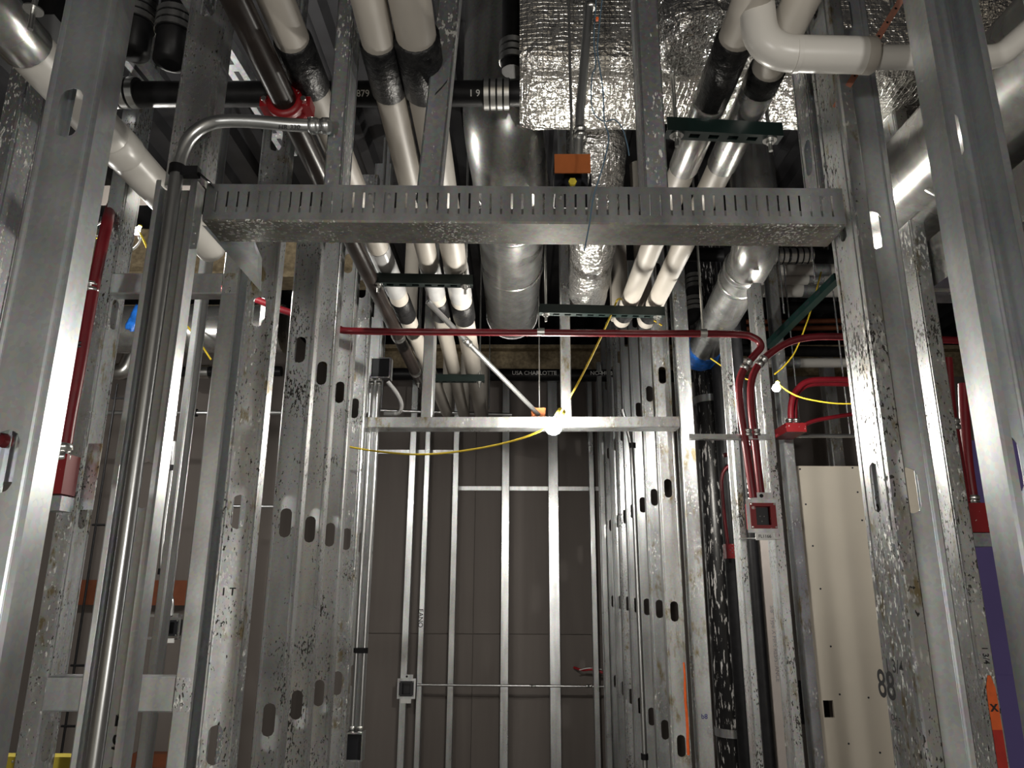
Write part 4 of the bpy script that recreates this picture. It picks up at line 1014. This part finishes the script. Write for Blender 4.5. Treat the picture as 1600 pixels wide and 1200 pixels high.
o = MB().box((a.x, 2.75, 0), (b.x, 2.765, PY(1490, 688, 2.75).z)).build('gypsum_board', 'purple'); tag(o, 'purple gypsum board between the right foreground studs', 'board')
MB().box((a.x-0.003, 2.748, PY(1545, 1055, 2.748).z-0.002), (b.x, 2.7495, PY(1545, 1055, 2.748).z)).build('board_joint', 'purple', o)
x0_, x1_ = PY(1136, 1000, 5.0).x, PY(1180, 1000, 5.0).x
pier = MB().box((x0_, 5.0, 0), (x1_, 5.12, 2.2)).build('block_pier', 'iron'); tag(pier, 'dark pier with brown blocks behind the film wrapped pipe', 'pier')
for (px0, px1, py0, py1, mt) in ((1140, 1163, 895, 965, 'copper'), (1146, 1174, 990, 1040, 'brick'), (1152, 1178, 1090, 1122, 'copper'), (1155, 1185, 1140, 1176, 'brick')):
    a, b = PY(px0, py0, 4.98), PY(px1, py1, 4.98); MB().box((x0_-0.01, 4.975, b.z), (x1_+0.01, 5.0, a.z)).build('clay_block', mt, pier)
a, b = PY(1235, 681, 4.3), PY(1345, 681, 4.3)
o = MB().tube([a, b], 0.012, 10).build('steel_conduit', 'emt'); tag(o, 'bright horizontal conduit above the cream board', 'conduit')

# hanging box with orange cover in front of the foil branch
YJ = 1.72
c0 = PY(894, 277, YJ); w_ = PY(922, 277, YJ).x - PY(866, 277, YJ).x
zt_, zm_, zb_ = PY(894, 248, YJ).z, PY(894, 277, YJ).z, PY(894, 308, YJ).z
e_ = empty('hanging_box', (c0.x, YJ, zb_)); tag(e_, 'hanging metal box with an orange brown cover above the slotted header', 'electrical box')
MB().box((c0.x-w_/2, YJ-0.022, zm_), (c0.x+w_/2, YJ-0.018, zt_)).build('cover', 'orange_box', e_)
mb = MB(); mb.box((c0.x-w_/2, YJ+0.055, zb_), (c0.x+w_/2, YJ+0.06, zt_)); mb.box((c0.x-w_/2, YJ-0.018, zt_-0.003), (c0.x+w_/2, YJ+0.055, zt_))
for sx in (-1, 1): mb.box((c0.x+sx*w_/2-0.0015, YJ-0.018, zb_), (c0.x+sx*w_/2+0.0015, YJ+0.055, zm_))
mb.build('box_body', 'black_box', e_)
MB().tube([(c0.x, YJ-0.012, zm_-0.020), (c0.x, YJ+0.05, zm_-0.020)], 0.008, 10).build('bolt', 'zinc', e_)
MB().tube([(c0.x, YJ-0.014, zm_-0.020), (c0.x, YJ-0.006, zm_-0.020)], 0.011, 6).build('nut', 'yellowpaint', e_)
o = MB().tube([PY(903, 248, YJ+0.02), PY(906, 180, YJ), PY(926, -60, YJ)], 0.0125, 14).build('steel_conduit', 'emt'); tag(o, 'steel conduit rising from the hanging orange box past the foil duct', 'conduit')
fit(o, PY(907, 207, YJ), ZP, 0.0125, 0.03, name='strap'); fit(o, PY(923, 5, YJ), ZP, 0.0125, 0.04, name='coupling')
o = MB().tube([PY(893, 248, YJ), PY(893, 200, YJ), PY(887, -60, YJ)], 0.004, 8).build('threaded_rod', 'zinc'); tag(o, 'thin steel rod beside the conduit of the hanging orange box', 'rod')
# blue wires in front of the foil
o, P = conduit('loose_wire', 'thin blue wire dangling over the foil duct and the slotted header', [(944, -30), (935, 55), (934, 85), (942, 140), (944, 188), (951, 215), (942, 260), (928, 305), (921, 350), (913, 392)], 1.48, 0.0016, 'bluewire', 'wire', 6, 8)
MB().tube(smooth_path(px_path([(932, -10), (928, 60), (931, 100), (925, 120), (924, 160), (930, 180), (945, 190), (960, 187), (972, 200), (980, 225), (983, 243)], 1.49), 6), 0.0014, 8).build('second_strand', 'bluewire', o)
MB().obox(PY(933, 30, 1.48), (0.003, 0, 0), (0, 0.003, 0), (0, 0, 0.004)).build('wire_nut', 'paint', o)

# ================================================================== temporary work lights
def work_light(label, c, axis, s, mat):
    c = Vector(c); a_ = Vector(axis).normalized()
    e_ = empty('work_light', c); tag(e_, label, 'lamp')
    pr = [(-1.0, 0.0), (-0.97, 0.35), (-0.75, 0.75), (-0.4, 0.97), (0, 1.0), (0.4, 0.88), (0.9, 0.55), (1.25, 0.42)]
    MB().tube([c + a_*s*t for t, _ in pr], [max(r_*s, 0.0005) for _, r_ in pr], 10).build('bulb', mat, e_)
    MB().tube([c + a_*s*1.25, c + a_*s*1.3, c + a_*s*2.2, c + a_*s*2.4], [s*0.42, s*0.52, s*0.5, s*0.2], 16).build('socket', 'yellowpaint', e_)
    return e_
c0 = PY(865, 666, 3.30)
work_light('bright lit bulb hanging at the small header', c0, (0.4, 0.1, 0.75), 0.040, 'bulb')
c1 = PY(1213, 606, 3.30); work_light('second lit bulb beside the stud of the right bay', c1, (0.3, 0.2, 0.8), 0.018, 'bulb_small')
c2 = PY(213, 361, 2.6); work_light('small lit bulb behind the upper left studs', c2, (0.3, 0.2, 0.8), 0.014, 'bulb_left')
def cord(label, pts, Y, r=0.0045, mat='yellow', name='extension_cord'):
    o, P = conduit(name, label, pts, Y, r, mat, 'cord', 8, 8); return o
cord('yellow cord sagging from the left studs to the bright bulb', [(505, 688), (550, 699), (605, 707), (660, 710), (720, 705), (790, 692), (845, 673), (872, 650)], 3.28)
cord('yellow cord climbing from the bright bulb to the lower green channel', [(876, 645, 3.28), (905, 595), (935, 535), (957, 487), (967, 467, 3.05), (985, 478, 3.2), (1034, 508, 3.3)], 3.1)
cord('yellow cord hanging down to the second bulb', [(1283, 425), (1274, 460), (1262, 500), (1243, 548), (1225, 572), (1210, 585)], 3.9)
cord('thin yellow cord running right from the second bulb', [(1216, 600), (1232, 612), (1255, 622), (1300, 630), (1345, 631)], 3.6, 0.004)
cord('thin cord slanting left behind the red conduits', [(1110, 560), (1140, 580), (1165, 592), (1190, 597)], 3.9, 0.004)
cord('yellow cord end by the small upper left bulb', [(213, 357), (222, 370), (232, 392)], 2.58, 0.004)
cord('short piece of yellow cord in the upper left gap', [(-5, 445), (20, 436), (80, 412), (132, 380), (152, 370)], 2.5, 0.005)
cord('yellow string below the left silver duct', [(293, 510), (312, 535), (330, 562)], 4.1, 0.006)
o = cord('white wires curling beside the small upper left bulb', [(214, 364), (218, 378), (207, 390), (214, 385), (221, 372)], 2.56, 0.003, 'whitewire', 'loose_wire')
o = cord('white wire loop left of the upper red conduit', [(160, 345), (149, 355), (146, 366), (156, 371)], 2.4, 0.003, 'whitewire', 'loose_wire')
# added unseen fill lamps: two behind the viewer, one behind the wide left stud
for nm, pos, w in (('fill_lamp', (0.9, -1.3, 1.6), 74), ('fill_lamp', (-1.0, -1.0, 1.5), 60), ('fill_lamp', tuple(PY(55, 590, 3.3)), 16)):
    l = bpy.data.lights.new(nm, 'POINT'); l.energy = w * BULB_POWER; l.color = (1.0, 0.97, 0.92); l.shadow_soft_size = 0.06
    lo = bpy.data.objects.new(nm, l); COL.objects.link(lo); lo.location = pos

# hanger rods for the runs that have no channel of their own in view
def bounds(o):
    off = Vector(o['_o']); xs = [tuple(v.co + off) for v in o.data.vertices]; return [min(c) for c in zip(*xs)], [max(c) for c in zip(*xs)]
for o in list(COL.objects):
    if o.parent or o.type != 'MESH' or o.get('category') not in ('pipe', 'duct', 'conduit', 'box', 'board', 'channel', 'brace', 'plastic film'): continue
    lo, hi = bounds(o)
    if lo[2] < 2.0 or hi[2] > 4.1 or o.name.startswith(('insulated_pipe', 'conduit_stub', 'bent', 'plastic')) and lo[1] < 1.6: continue
    if 'left group' in o['label'] or 'right group' in o['label'] or o.name.startswith(('red_conduit', 'bent', 'conduit_stub', 'plastic', 'flex')): continue
    along = 0 if hi[0]-lo[0] > hi[1]-lo[1] else 1
    for t in (0.15, 0.85):
        p = [(lo[i]+hi[i])/2 for i in range(3)]; p[along] = lo[along]*(1-t) + hi[along]*t
        zz = (lo[2]+hi[2])/2
        # nearest vertex ring gives the real height of a bent run
        MB().tube([(p[0], p[1], hi[2]-0.004), (p[0], p[1], 4.195)], 0.005, 8).build('hanger_rod', 'galv_dark', o)
for o in bpy.data.objects:
    for k_ in ('_o', '_r'):
        if k_ in o: del o[k_]
